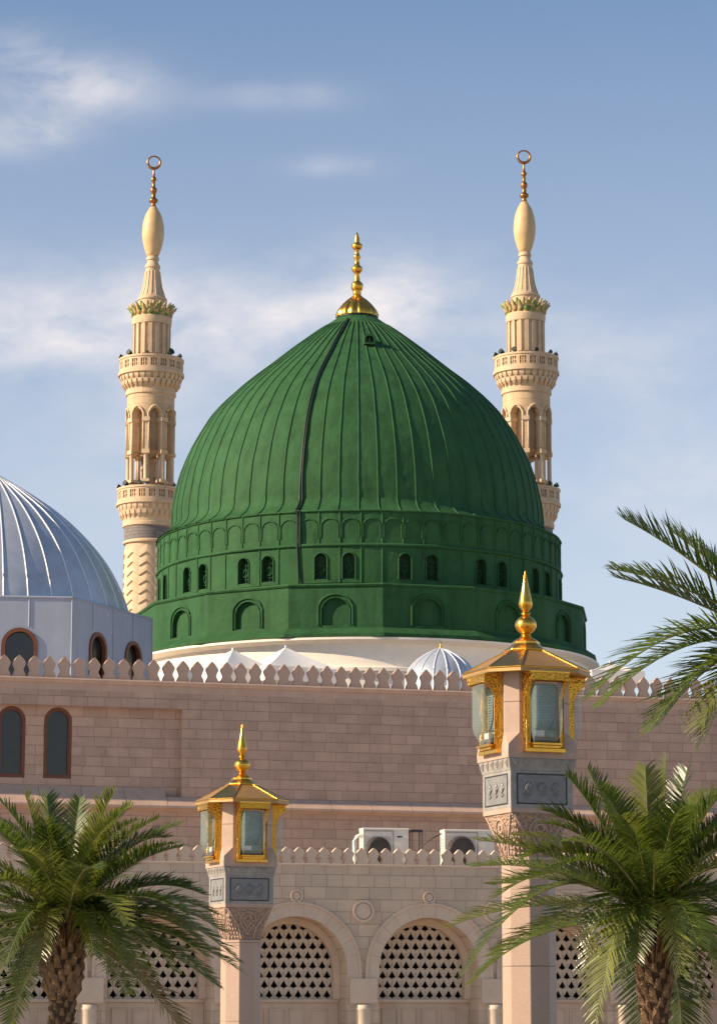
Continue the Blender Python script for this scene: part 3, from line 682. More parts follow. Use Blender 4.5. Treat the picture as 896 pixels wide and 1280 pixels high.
    m = MB(); m.lathe(P([(682, 30.6), (681, 32.4), (679, 32.4), (677.5, 31.2)]), 48, cap=False, smooth=False)
    nz_ = 10; na = nz_ * 12; period = (Z(682) - Z(693.7)); amp = period * .52; R0 = RR(29.6); levels = int((Z(682) - Z(860)) / period)
    rows = []; z0_ = Z(684)
    for L_ in range(levels):
        for (fz, dr) in ((0, .0), (.5, .06), (.84, .085), (.93, .0), (.98, 0)):
            row = []
            for i in range(na):
                tt = (i % 12) / 12; tri_ = abs(tt * 2 - 1)
                z = z0_ - (L_ + fz) * period - amp * (1 - tri_) ; 
                row.append(gp(2 * PI * i / na, R0 + dr - (z - z0_) * .010, z))
            rows.append(row)
    m.loft(rows[::-1], False, cap=False)
    m.lathe([(RR(29.4), z0_ - amp * 1.2 - .3), (RR(29.4), Z(681))], 48, cap=False)
    zend = z0_ - levels * period
    m.lathe([(RR(34), 0), (RR(34), zend - .4), (RR(31), zend)], 32, cap=False)
    m.build('zigzag_shaft', G['mincarve'], t)
    for i, (ang, yy, rr, s, lab) in enumerate(lights):
        s *= .62; yy += 6; rr -= .8
        p = gp(R(ang), RR(rr), Z(yy) + .05); light_unit('floodlight', (mx + p.x, D + p.y, p.z), R(ang), s, lab)
    return t
minaret(187.5, 166.3, 1.0, 'tan stone minaret left of the green dome with its zigzag shaft in view', [
    (-78, 446, 39, 1, 'small dark floodlight at the left end of the left minaret top balcony'), (-40, 446, 39.6, 1.1, 'dark floodlight left of the fluted shaft on the left minaret top balcony'),
    (-3, 446, 39.6, .6, 'tiny floodlight in the middle of the left minaret top balcony rail'), (42, 446, 39.6, 1.3, 'pale raised floodlight on the right side of the left minaret top balcony'),
    (70, 446, 39.6, .9, 'low dark floodlight at the right end of the left minaret top balcony'),
    (-75, 608, 39.6, .9, 'small dark floodlight at the left end of the left minaret lower balcony'), (-45, 608, 39.6, 1.1, 'dark floodlight by the columns on the left minaret lower balcony'), (-14, 608, 39.6, .9, 'floodlight under an arch on the left minaret lower balcony'), (55, 608, 39.6, .7, 'small floodlight beside the green dome on the left minaret lower balcony')])
minaret(658.7, 165.0, 1.0175, 'tan stone minaret right of the green dome with its lower shaft hidden', [
    (-80, 446, 39.6, 1, 'dark floodlight at the left end of the right minaret balcony'), (-55, 446, 39.6, 1.1, 'larger dark floodlight near the left end of the right minaret balcony'), (-25, 446, 39.6, 1, 'dark floodlight at the foot of the fluted shaft on the right minaret balcony'),
    (16, 446, 39.6, .8, 'floodlight right of centre on the right minaret balcony'), (48, 446, 39.6, .8, 'low floodlight right of the fluted shaft on the right minaret balcony'), (72, 446, 39.6, .9, 'dark floodlight at the right end of the right minaret balcony'),
    (40, 608, 39.6, .9, 'dark floodlight on the right minaret lower balcony next to the dome'), (64, 608, 39.6, 1.0, 'dark floodlight at the right end of the right minaret lower balcony')])
# ------------------------------------------------------------------ silver dome
DS = 110.0
sx = at(-13, 780, DS).x
sv = empty('silver_dome', (sx, DS, zroof)); tag(sv, 'silver grey ribbed dome on a pale metal drum at the left edge', 'dome')
def sz(y): return zat(y, DS) - zroof
def sr(px, y=780): return rpx(px, y, DS)
m = MB(); pd = cat([(594, 3), (602, 17), (620, 47), (645, 83), (675, 116), (705, 141), (735, 158), (760, 168), (782, 173)], 6)
pd = [(sr(r, y), sz(y)) for y, r in pd][::-1]
m.lathe(pd, 128, (sr(3), 0), 0, True, cap=False); dm = m.build('dome_shell', G['lead'], sv)
m = MB()
for k in range(36):
    a = 2 * PI * (k + .2) / 36; m.tube([gp(a, r + .015, z, sr(3)) for r, z in pd], .032, 5)
m.build('seams', G['leadrib'], sv)
m = MB(); m.lathe([(sr(6), sz(599)), (sr(5), sz(595)), (sr(3.5), sz(592)), (sr(2.5), sz(587)), (sr(.5), sz(575))], 20, (sr(3), 0)); m.build('finial', G['finial'], sv)
Rh = sr(203); hx = R(36.3); aph = Rh * cos(PI / 6); 
zt, zb_ = sz(771), 0
winS = []
for k in range(6):
    t0 = hx - R(60) * 0 + R(60) * k; tc_ = t0 - R(30)
    mf = lambda u, z, d, t=tc_: Vector((sin(t), -cos(t), 0)) * (aph - d) + Vector((cos(t), sin(t), 0)) * u + Vector((0, 0, z))
    if k == 0: fm = mf
    ops = [(-sr(82) + sr(58.5) * q, sr(23), -.5 + 1.0, sz(831), 'round') for q in (0, 1, 2)] if False else None
    if k == 0: cs = [-.62, -.02 + .055, .62]
    else: cs = [-.52, .0, .52]
    if k == 0:   # front face: window centre at picture x 34
        u_c = (34 + 13 - 0) ; cs_u = [sr(47) / cos(R(6)) + sr(9) - sr(10) - sr(20) * 0, ]
        cs_u = [sr(40), sr(-42)]
    elif k == 1: cs_u = [sr(-38), sr(52)]
    else: cs_u = [sr(-45), sr(45)]
    hw_ = sr(21)
    q = MB(); zspr = sz(829) if k != 1 else sz(826)
    q.panel(-Rh / 2, Rh / 2, zb_, zt, [(u, hw_, .6, zspr, 'round') for u in cs_u], mf, depth=.25, nseg=20)
    # panel seams
    for s in range(-2, 3):
        u = s * Rh / 4.0
        if min(abs(u - c_) for c_ in cs_u) > hw_ * 1.15: q.box(0, 0, 0, 0, 0, 0) if False else q.tube([mf(u, zb_, -.005), mf(u, zt, -.005)], .03, 4)
        else: q.tube([mf(u, zspr + hw_ * 1.1, -.005), mf(u, zt, -.005)], .03, 4)
    q.tube([mf(-Rh / 2, zt, 0), mf(Rh / 2, zt, 0)], .05, 5)
    q.build('drum_panel', G['panelw'], sv)
    for u in cs_u:
        f = MB(); kk = 20
        def ol_(s): return [(u - hw_ * s, .6)] + [(u - hw_ * s * cos(PI * i / kk), zspr + hw_ * s * sin(PI * i / kk)) for i in range(kk + 1)] + [(u + hw_ * s, .6)]
        f.prism(ol_(1.02), -.06, .10, mf, [[(a, b + .02) if i in (0, kk + 2) else (a, b) for i, (a, b) in enumerate(ol_(.80))]]); fo = f.build('window', G['brown'], sv)
        f = MB(); f.add([mf(a, b, .14) for a, b in ol_(.85)], [tuple(range(kk + 3))]); f.build('pane', G['winglass'], fo)
m = MB(); m.lathe([(Rh * .999, zt - .01), (Rh * .8, zt + .22)], 6, (0, 0), hx - R(0), False, cap=True); m.build('drum_roof', G['panelw'], sv)
# ------------------------------------------------------------------ small ribbed white dome
D3 = 104.0; p = at(551, 870, D3)
wd = empty('small_dome', (p.x, D3, zroof)); tag(wd, 'small white ribbed dome peeping over the battlements left of the nearer lamp', 'dome')
def wz(y): return zat(y, D3) - zroof
m = MB(); pw = [(rpx(r, y, D3), wz(y)) for y, r in cat([(811, 2), (813.5, 9), (819, 20), (827, 31), (836, 39), (848, 44), (866, 45)], 5)][::-1]
m.lathe(pw, 64, cap=False); m.build('dome_shell', G['lead'], wd)
m = MB()
for k in range(16): m.tube([gp(2 * PI * (k + .4) / 16, r + .01, z) for r, z in pw], .03, 5)
m.build('seams', G['leadrib'], wd)
m = MB(); m.lathe([(rpx(45, 860, D3), 0), (rpx(45, 860, D3), wz(862))], 48); m.build('drum', G['white'], wd)
m = MB(); m.lathe([(.07, wz(812)), (.06, wz(809)), (.025, wz(808)), (.05, wz(806.5)), (.02, wz(805)), (.005, wz(801))], 12); m.build('finial', G['gold'], wd)
# ------------------------------------------------------------------ canvas tents
def tent(cx, y_apex, D, hw_px, y_eave, label, rz):
    p = at(cx, y_eave, D); t = empty('tent', (p.x, D, zroof), rz); tag(t, label, 'tent', 'white canvas tents behind the battlements')
    za = zat(y_apex, D) - zroof; ze = zat(y_eave, D) - zroof; hw = rpx(hw_px, y_eave, D)
    m = MB(); n = 10; cs = [(-1, -1), (1, -1), (1, 1), (-1, 1)]
    for k in range(4):
        a, b = Vector((*cs[k], 0)), Vector((*cs[(k + 1) % 4], 0)); vs = []
        for i in range(n + 1):
            s = i / n; h = ze + (za - ze) * ((1 - s) ** 1.2)
            for j in range(n + 1):
                q = a.lerp(b, j / n) * hw * s; sag = .06 * hw * sin(PI * j / n) * sin(PI * s * .5) ; vs.append((q.x * (1 - .05 * sin(PI * j / n) * s), q.y * (1 - .05 * sin(PI * j / n) * s), h - sag * .6))
        m.add(vs, [(i * (n + 1) + j, i * (n + 1) + j + 1, (i + 1) * (n + 1) + j + 1, (i + 1) * (n + 1) + j) for i in range(n) for j in range(n)], True)
    m.build('canopy', G['canvas'], t)
    m = MB()
    for c in cs: m.tube([(c[0] * hw * .97, c[1] * hw * .97, 0), (c[0] * hw * .97, c[1] * hw * .97, ze)], .05, 6)
    m.lathe([(.05, za - .1), (.04, za + .08)], 8); m.build('poles', G['leadrib'], t)
    m = MB()
    for k in range(4):
        a, b = cs[k], cs[(k + 1) % 4]; m.quad((a[0] * hw, a[1] * hw, ze - .55), (b[0] * hw, b[1] * hw, ze - .55), (b[0] * hw, b[1] * hw, ze), (a[0] * hw, a[1] * hw, ze))
    m.build('valance', G['canvas'], t, solid=.03)
tent(291, 812, 107, 46, 840, 'white canvas tent, left and lower of the two peaks under the green drum', R(38))
tent(357, 809, 107.5, 54, 840, 'white canvas tent, right and higher of the two peaks under the green drum', R(30))
tent(762, 828, 112, 34, 842, 'white slanted roof shapes built as one tent form, partly hidden by palm fronds, right of the nearer lamp', R(12))  # white slanted roof pieces, simplified to the tent shape
# ------------------------------------------------------------------ air conditioners on the arcade roof
DC = 83.0
zrf = ZT - .12
def ac(cx0, cx1, y_top, label):
    p0 = at(cx0, y_top, DC); p1 = at(cx1, y_top, DC); W_ = (p1.x - p0.x) / cos(R(8)); H = p0.z - zrf
    t = empty('air_conditioner', ((p0.x + p1.x) / 2, DC, zrf), R(13)); tag(t, label, 'air conditioner', 'air conditioning units on the arcade roof')
    m = MB(); m.box(-W_ / 2, W_ / 2, -.22, .28, .10, H); m.box(-W_ / 2 - .012, W_ / 2 + .012, -.235, .292, H - .05, H + .012); m.build('casing', G['acwhite'], t, bevel=.02)
    m = MB()
    for s in (-1, 1): m.box(s * W_ * .38 - .04, s * W_ * .38 + .04, -.26, .30, 0, .10)
    m.build('foot', G['acgrille'], t)
    fx = -W_ * .17; fr = min(H * .36, W_ * .27); fz = H * .52
    m = MB(); m.lathe([(fr, -.01), (fr * .99, -.03), (fr * .2, -.04), (.001, -.041)], 32); 
    o = m.build('fan', G['acgrille'], t); o.rotation_euler = (R(-90), 0, 0); o.location = (fx, -.215, fz); 
    m = MB()
    for k in range(9): rr = fr * (k + 1) / 9; m.tube([(fx + rr * sin(2 * PI * i / 28), -.262, fz + rr * cos(2 * PI * i / 28)) for i in range(28)], .006, 4, closed=True)
    for k in range(-8, 9): 
        h_ = fr * 1.05; m.tube([(fx + k * fr / 8, -.268, fz - h_), (fx + k * fr / 8, -.268, fz + h_)], .005, 4)
    m.build('grille', G['acgrille'], t)
    m = MB()
    for (x0, x1, z0, z1) in ((-W_ * .47, W_ * .15, H * .93, H * .95), (-W_ * .47, W_ * .15, H * .10, H * .12), (W_ * .15, W_ * .165, H * .10, H * .95), (-W_ * .485, -W_ * .47, H * .1, H * .95)): m.box(x0, x1, -.245, -.232 + .0, z0, z1)
    for k in range(7): m.box(-W_ / 2 - .01, -W_ / 2 + .002, -.15, .2, H * (.35 + .07 * k), H * (.35 + .07 * k) + .015)
    m.build('seams', G['grey'], t)
    m = MB(); m.box(W_ * .25, W_ * .36, -.228, -.221, H * .80, H * .83); m.box(W_ * .27, W_ * .30, -.229, -.2215, H * .795, H * .80 - .001); m.build('badge', G['black'], t)
ac(451, 509, 1036, 'cream air conditioner on the arcade roof, left one with the curved pipe beside it')
ac(552, 616, 1038, 'cream air conditioner on the arcade roof, right one close to the nearer lamp')
m = MB(); P_ = [at(x, y, DC - .6) for x, y in ((444, 1082), (443, 1062), (443, 1052), (446, 1046), (450, 1044), (454, 1046))]; P_[0].z = zrf
m.tube(P_, .06, 8); tag(m.build('drain_pipe', G['acwhite']), 'bent white pipe rising beside the left air conditioner', 'pipe')
pb_ = at(521, 1040, DC); t = empty('metal_frame', (pb_.x, DC, zrf), R(13)); tag(t, 'dark empty metal frame standing between the two air conditioners', 'frame')
H = pb_.z - zrf; m = MB()
for s in (-1, 1): m.box(s * .15 - .015, s * .15 + .015, -.015, .015, 0, H); m.box(s * .15 - .015, s * .15 + .015, .285, .315, 0, H)
m.build('upright', G['acgrille'], t); m = MB(); m.box(-.17, .17, -.02, .32, H, H + .07); m.build('top_plate', G['black'], t)
m = MB(); q0 = at(529, 1056, DC); q1 = at(540, 1048, DC - .1); q2 = at(552, 1042, DC - .1); q3 = at(526, 1062, DC)
m.tube(cat([tuple(q3), tuple(q0), tuple(q1), tuple(q2)], 6), .02, 6); tag(m.build('power_cable', G['black']), 'black cable slung from the metal frame to the right air conditioner', 'cable')
# ------------------------------------------------------------------ street lamps
DL = 40.0
def lz(y): return zat(y, DL)
def oct8(h, f, z):   # half width of the main faces' distance, half length of each main face
    return [Vector(q) for q in ((-f, -h, z), (f, -h, z), (h, -f, z), (h, f, z), (f, h, z), (-f, h, z), (-h, f, z), (-h, -f, z))]
PX = DL / F * 1.02
def lamp(loc, dz, label):
    t = empty('street_lamp', loc, R(21.4)); tag(t, label, 'street lamp', 'stone street lamps with gold lantern roofs')
    Z = lambda y: lz(y) + dz
    # shaft of stacked blocks
    m = MB(); hs, fs = .352, .146; zt = Z(1078); joints = [0, .42] 
    z = Z(1208)
    js = [0.0, .5, max(.6, z - 1.45), z, zt]
    for a, b in zip(js[:-1], js[1:]):
        m.loft([oct8(hs, fs, a + .004), oct8(hs, fs, b - .004)])
    m.build('shaft', G['lampgrain'], t, bevel=.008)
    m = MB(); m.loft([oct8(.60, .56, 0), oct8(.60, .56, .35), oct8(.42, .30, .5)]); m.build('plinth', G['grey'], t, bevel=.01)
    m = MB()
    for (a, b, e) in ((1081, 1077.5, .012), (1077, 1073, .028)): m.loft([oct8(hs + e, fs + e * .4, Z(a)), oct8(hs + e, fs + e * .4, Z(b))])
    m.build('collar', G['lamp'], t, bevel=.008)
    # capital flaring to the square block
    m = MB(); L_ = []
    for k in range(9):
        s = k / 8; h = .35 + (.462 - .35) * (s ** 1.5); f = .150 + (.455 - .150) * (s ** 1.35); L_.append(oct8(h, f, Z(1073) + (Z(1019) - Z(1073)) * s))
    m.loft(L_, True); cp = m.build('capital', G['lampcarve'], t, angle=30)
    m = MB()
    for k in range(4):
        Rm = Matrix.Rotation(k * PI / 2, 4, 'Z')
        def face(u, s): 
            h = .35 + (.462 - .35) * (s ** 1.5); return Rm @ Vector((u, -h - .008, Z(1073) + (Z(1019) - Z(1073)) * s))
        for sc in (1, .55):
            pts = []
            for i in range(24):
                a = 2 * PI * i / 24; uu = .165 * sc * sin(a); ss = .60 + .27 * sc * cos(a) if cos(a) > 0 else .60 + .42 * sc * cos(a); uu *= (1 if cos(a) > 0 else (1 + cos(a) * .85)); pts.append(face(uu, ss))
            m.tube(pts, .014, 5, closed=True)
        c0 = face(0, .66); m.tube([c0 + Rm @ Vector((.055 * sin(2 * PI * i / 14), 0, .055 * cos(2 * PI * i / 14))) for i in range(14)], .016, 5, closed=True)
        for s in (-1, 1):
            m.tube([face(s * .12, .05), face(s * .17, .4), face(s * .33, .75), face(s * .42, .97)], .016, 5)
            m.tube([face(s * .05, .05), face(s * .1, .2), face(s * .03, .33)], .012, 5)
        # corner drip leaves
        Rc = Matrix.Rotation(k * PI / 2 + PI / 4, 4, 'Z')
        for j in range(6):
            s = .08 + j * .13
            h = .35 + (.462 - .35) * (s ** 1.5); f = .150 + (.455 - .150) * (s ** 1.35); dist = (h + f) / math.sqrt(2) + .006; wv = (h - f) / math.sqrt(2) * .8
            zz = Z(1073) + (Z(1019) - Z(1073)) * s
            for q in (-.6, 0, .6):
                c = Rc @ Vector((q * wv, -dist, zz)); 
                if wv > .02: m.tube([c + Vector((0, 0, -.035)), c + Rc @ Vector((0, -.012, 0)), c + Vector((0, 0, .035))], [.006, .018, .006], 5)
    m.build('carving', G['lamp'], cp)
    # block with inlaid panels
    m = MB(); zb0, zb1 = Z(1019), Z(967); m.loft([oct8(.482, .478, zb0), oct8(.482, .478, zb0 + .07)]); m.build('block_base', G['lamp'], t, bevel=.008)
    m = MB(); m.loft([oct8(.484, .480, zb0 + .071), oct8(.484, .480, zb1)]); bl = m.build('block', G['grey'], t, bevel=.006)
    for k in range(4):
        Rm = Matrix.Rotation(k * PI / 2, 4, 'Z'); a0, a1 = -.39, .39; c0, c1 = zb0 + .12, zb1 - .04
        fz = lambda u, z, d: Rm @ Vector((u, -.486 + d, z))
        m = MB(); m.prism([(a0, c0), (a1, c0), (a1, c1), (a0, c1)], -.006, .001, fz, [[(a0 + .018, c0 + .018), (a1 - .018, c0 + .018), (a1 - .018, c1 - .018), (a0 + .018, c1 - .018)]]); pn = m.build('panel', G['black'], bl)
        m = MB(); m.prism([(a0 + .019, c0 + .019), (a1 - .019, c0 + .019), (a1 - .019, c1 - .019), (a0 + .019, c1 - .019)], -.003, .001, fz)
        zc_ = (c0 + c1) / 2
        for q in (-1, 0, 1):
            uc = q * .21
            for i in range(5):
                a = R(-60 + 30 * i); cc = fz(uc + .045 * sin(a), zc_ - .03 + .09 * cos(a), -.006)
                m.tube([fz(uc, zc_ - .06, -.004), cc, fz(uc + .08 * sin(a), zc_ - .02 + .125 * cos(a), -.006)], [.010, .030, .006], 6)
            m.tube([fz(uc - .06, zc_ - .07, -.004), fz(uc, zc_ - .10, -.008), fz(uc + .06, zc_ - .07, -.004)], .012, 5)
        m.build('relief', G['greydark'], pn)
    # frieze
    m = MB(); z0, z1 = Z(967) + .001, Z(952); m.loft([oct8(.490, .486, z0), oct8(.496, .492, z0 + .03), oct8(.528, .524, z1)]); fr = m.build('frieze', G['grey'], t)
    m = MB()
    for k in range(4):
        Rm = Matrix.Rotation(k * PI / 2, 4, 'Z')
        for i in range(6):
            u = -.42 + .168 * i
            a, b, c_, d_ = (u - .075, -.531, z1 - .01), (u + .075, -.531, z1 - .01), (u, -.503, z0 + .035), (u, -.548, (z0 + z1) / 2 + .03)
            vs = [Rm @ Vector(q) for q in (a, b, c_, d_)]; m.add(vs, [(0, 3, 1), (1, 3, 2), (0, 2, 3)])
    m.build('leaf_row', G['grey'], fr)
    # lantern body
    z2, z3, z4 = Z(951.8), Z(935), Z(920); zt = Z(846)
    m = MB(); m.loft([oct8(.540, .536, z2), oct8(.545, .541, (z2 + z3) / 2), oct8(.535, .531, z3), oct8(.505, .345, z4), oct8(.505, .345, Z(882) - .004)]); m.loft([oct8(.505, .345, Z(882) + .004), oct8(.505, .345, zt)])
    m.build('lantern_body', G['lamp'], t, bevel=.008)
    # four windows
    zf0, zf1 = Z(943), Z(846) - .005
    for k in range(4):
        Rm = Matrix.Rotation(k * PI / 2, 4, 'Z'); fz = lambda u, z, d: Rm @ Vector((u, d, z)); hw = .30
        def arch(w_, a, b, r): 
            return [(-w_, a), (w_, a), (w_, b - r), (w_ - r * .3, b - r * .3), (w_ - r, b), (-w_ + r, b), (-w_ + r * .3, b - r * .3), (-w_, b - r)]
        g0, g1 = zf0 + .12, zf1 - .15
        m = MB(); m.prism([(-hw, zf0), (hw, zf0), (hw, zf1), (-hw, zf1)], -.60, -.50, fz, [arch(.222, g0, g1, .09)])
        # projecting carved header with curved brackets
        for sgn in (-1, 1):
            q_ = [(-.601, zf1), (-.79, zf1), (-.79, zf1 - .13), (-.74, zf1 - .16), (-.68, zf1 - .21), (-.635, zf1 - .29), (-.601, zf1 - .38)]
            m.prism(q_, sgn * .235, sgn * (hw - .002), lambda p_, z, d: Rm @ Vector((d, p_, z)))
        m.prism([(-.601, zf1), (-.79, zf1), (-.79, zf1 - .13), (-.601, zf1 - .13)], -.234, .234, lambda p_, z, d: Rm @ Vector((d, p_, z)))
        fo = m.build('window', G['goldcarved'], t, bevel=.004)
        m = MB(); m.box(-hw - .01, hw + .01, -.625, -.50, zf0 - .02, zf0 + .035, Rm); m.box(-.20, .20, -.66, -.601, zf0 + .036, zf0 + .075, Rm); m.box(-.22, .22, -.70, -.601, zf0 + .076, zf0 + .11, Rm)
        m.box(-hw - .012, hw + .012, -.80, -.602, zf1 - .025, zf1 + .004, Rm)
        ao_ = arch(.232, g0 - .012, g1 + .01, .095); m.tube([fz(u, z, -.606) for u, z in ao_], .012, 6, closed=True)
        m.tube([fz(u, z, -.603) for u, z in ((-hw + .012, zf0 + .04), (hw - .012, zf0 + .04), (hw - .012, zf1 - .16), (-hw + .012, zf1 - .16))], .012, 6, closed=True)
        m.build('moulding', G['gold'], fo, bevel=.004)
        # glass bay standing proud of the frame, curving in at its foot
        m = MB(); rows = []; nn_ = 14
        for i in range(nn_ + 1):
            s = i / nn_; z = g0 + .02 + (g1 - g0 - .02) * s; fr_ = min(1, s / .30)
            dep = .655 + .115 * sin(fr_ * PI / 2); hwg = .195 + .02 * min(1, s / .15)
            rows.append([fz(u * hwg, z, -d_) for u, d_ in ((-1, .60), (-1, .62 + (dep - .62) * .5), (-1, dep - .03), (-.95, dep - .008), (-.85, dep), (-.4, dep + .006), (0, dep + .008), (.4, dep + .006), (.85, dep), (.95, dep - .008), (1, dep - .03), (1, .62 + (dep - .62) * .5), (1, .60))])
        c_ = len(rows[0]); m.add([q for r_ in rows for q in r_], [(i * c_ + j, i * c_ + j + 1, (i + 1) * c_ + j + 1, (i + 1) * c_ + j) for i in range(nn_) for j in range(c_ - 1)], True)
        m.build('glass', G['glass'], fo)
        m = MB(); m.quad(fz(-.224, g0 - .01, -.512), fz(.224, g0 - .01, -.512), fz(.224, g1 + .01, -.512), fz(-.224, g1 + .01, -.512))
        for i in range(17):
            zz = g0 + .20 + i * .038
            if zz < g1 - .02: m.tube([fz(-.2, zz, -.525), fz(.02, zz + .01, -.55), fz(.2, zz + .002, -.525)], .008, 4)
        m.build('reflector', G['louvre'], fo)
        m = MB(); m.box(-.185, .185, -.65, -.515, g0 + .0, g0 + .07, Rm); m.box(-.02, .02, -.665, -.651, g0 + .02, g0 + .05, Rm)
        m.tube([fz(.19, g1 - .05, -.60), fz(.16, g0 + .35, -.60), fz(.08, g0 + .19, -.61)], [.006, .012, .018], 6); m.tube([fz(.04, g0 + .19, -.61), fz(.19, g0 + .185, -.60)], .012, 6); m.build('fitting', G['acgrille'], fo)
        m = MB(); m.box(-.16, .0, -.60, -.53, g0 + .075, g0 + .17, Rm); m.build('lamp_unit', G['acwhite'], fo, bevel=.01)
    # roof
    m = MB(); e = Z(847); a_ = Z(815)
    m.loft([oct8(.60, .34, e + .015), oct8(.785, .445, e - .012), oct8(.80, .455, e + .0), oct8(.795, .45, e + .06)], cap=False); 
    m.loft([oct8(.50, .30, e + .01), oct8(.60, .34, e + .015)], cap=False)
    top = oct8(.27, .125, a_); bot = oct8(.795, .45, e + .061)
    m.loft([bot, top], cap=False)
    ro = m.build('roof', G['goldroof'], t)
    m = MB()   # ridge strips and shiny corner panels
    for k in range(8):
        b0, b1 = bot[k], top[k]; m.tube([b0 + Vector((0, 0, .004)), b1 + Vector((0, 0, .004))], .013, 6)
        if k % 2 == 1:
            c0, c1 = bot[(k + 1) % 8], top[(k + 1) % 8]; up_ = Vector((0, 0, .007)); m.quad(b0.lerp(c0, .04) + up_, b0.lerp(c0, .96) + up_, b1.lerp(c1, .96) + up_, b1.lerp(c1, .04) + up_)
    for k in range(8): m.tube([bot[k], bot[(k + 1) % 8]], .014, 6)
    m.build('ridges', G['gold'], ro)
    m = MB(); m.loft([oct8(.275, .126, a_ - .012), oct8(.29, .13, a_ + .006), oct8(.285, .128, a_ + .03), oct8(.22, .095, a_ + .07), oct8(.185, .078, a_ + .11), oct8(.185, .078, a_ + .14), oct8(.15, .062, a_ + .165)]); m.build('roof_cap', G['gold'], ro, bevel=.005)
    m = MB(); m.lathe([(.16, Z(803)), (.17, Z(801.5)), (.15, Z(800)), (.09, Z(797)), (.065, Z(794.5)), (.075, Z(793)), (.06, Z(792))] + [(.155 * sin(R(q)), Z(781.5) - .135 * cos(R(q))) for q in range(25, 160, 9)] + [(.045, Z(769)), (.07, Z(767.5)), (.065, Z(766)), (.04, Z(765)), (.09, Z(759)), (.10, Z(755)), (.095, Z(752)), (.05, Z(733)), (.012, Z(715)), (.002, Z(713))], 32)
    m.build('finial', G['gold'], t, angle=50)
    return t
lamp1 = lamp((at(658, 900, DL).x, DL, 0), 0, 'tall stone street lamp with gold roof, the nearer and bigger one right of centre')
D2 = 54.0
lamp((at(302, 1050, D2).x, D2, 0), zat(905, D2) - lz(713), 'stone street lamp with gold roof, the farther and smaller one left of centre')
# ------------------------------------------------------------------ palms
def frond_mesh(P0, P1, P2, leafL, n=58, w=.027, seed=0, droop=.25, vee=.45):
    rnd = random.Random(seed); m = MB(); rach = MB()
    P0, P1, P2 = Vector(P0), Vector(P1), Vector(P2)
    B = lambda t: P0 * (1 - t) ** 2 + P1 * 2 * t * (1 - t) + P2 * t * t
    T = lambda t: ((P1 - P0) * (1 - t) + (P2 - P1) * t).normalized()
    m.cur = 1; pts = [B(i / 14) for i in range(15)]; m.tube(pts, [.020 * (1 - i / 15) ** 1.6 + .0025 for i in range(15)], 5); m.cur = 0
    L = (P1 - P0).length + (P2 - P1).length
    twist = rnd.uniform(-.5, .5)
    for i in range(n):
        t = .12 + .88 * (i / (n - 1)) ** .95
        p = B(t); tg = T(min(t, 1)); side = tg.cross(Vector((0, 0, 1)))
        if side.length < .05: side = tg.cross(Vector((0, 1, 0)))
        side.normalize(); upv = side.cross(tg).normalized()
        ll = leafL * (.55 + .45 * sin(PI * min(1, (t - .12) / .88 * .8 + .18))) * (1 - .35 * max(0, t - .8) / .2)
        for s in (-1, 1):
            fwd = .48 + .55 * t + rnd.uniform(-.12, .12); vv = vee + rnd.uniform(-.22, .18)
            sd_ = (side * s * cos(twist * s) + upv * vv); d = (sd_.normalized() + tg * fwd).normalized()
            l = ll * rnd.uniform(.75, 1.12)
            if rnd.random() < .04: l *= .5
            dr = Vector((0, 0, -1)) * l * droop * rnd.uniform(.5, 1.4)
            wn = tg.cross(d).cross(d); 
            if wn.length < .01: continue
            wn.normalize(); ww = w * rnd.uniform(.8, 1.2) * (1 - .3 * t)
            a = p; b = p + d * l * .35 + dr * .12; c = p + d * l * .72 + dr * .5; e = p + d * l + dr
            m.add([a - wn * ww * .35, a + wn * ww * .35, b + wn * ww * .5, b - wn * ww * .5, c + wn * ww * .36, c - wn * ww * .36, e], [(0, 1, 2, 3), (3, 2, 4, 5), (5, 4, 6)], False)
    return m
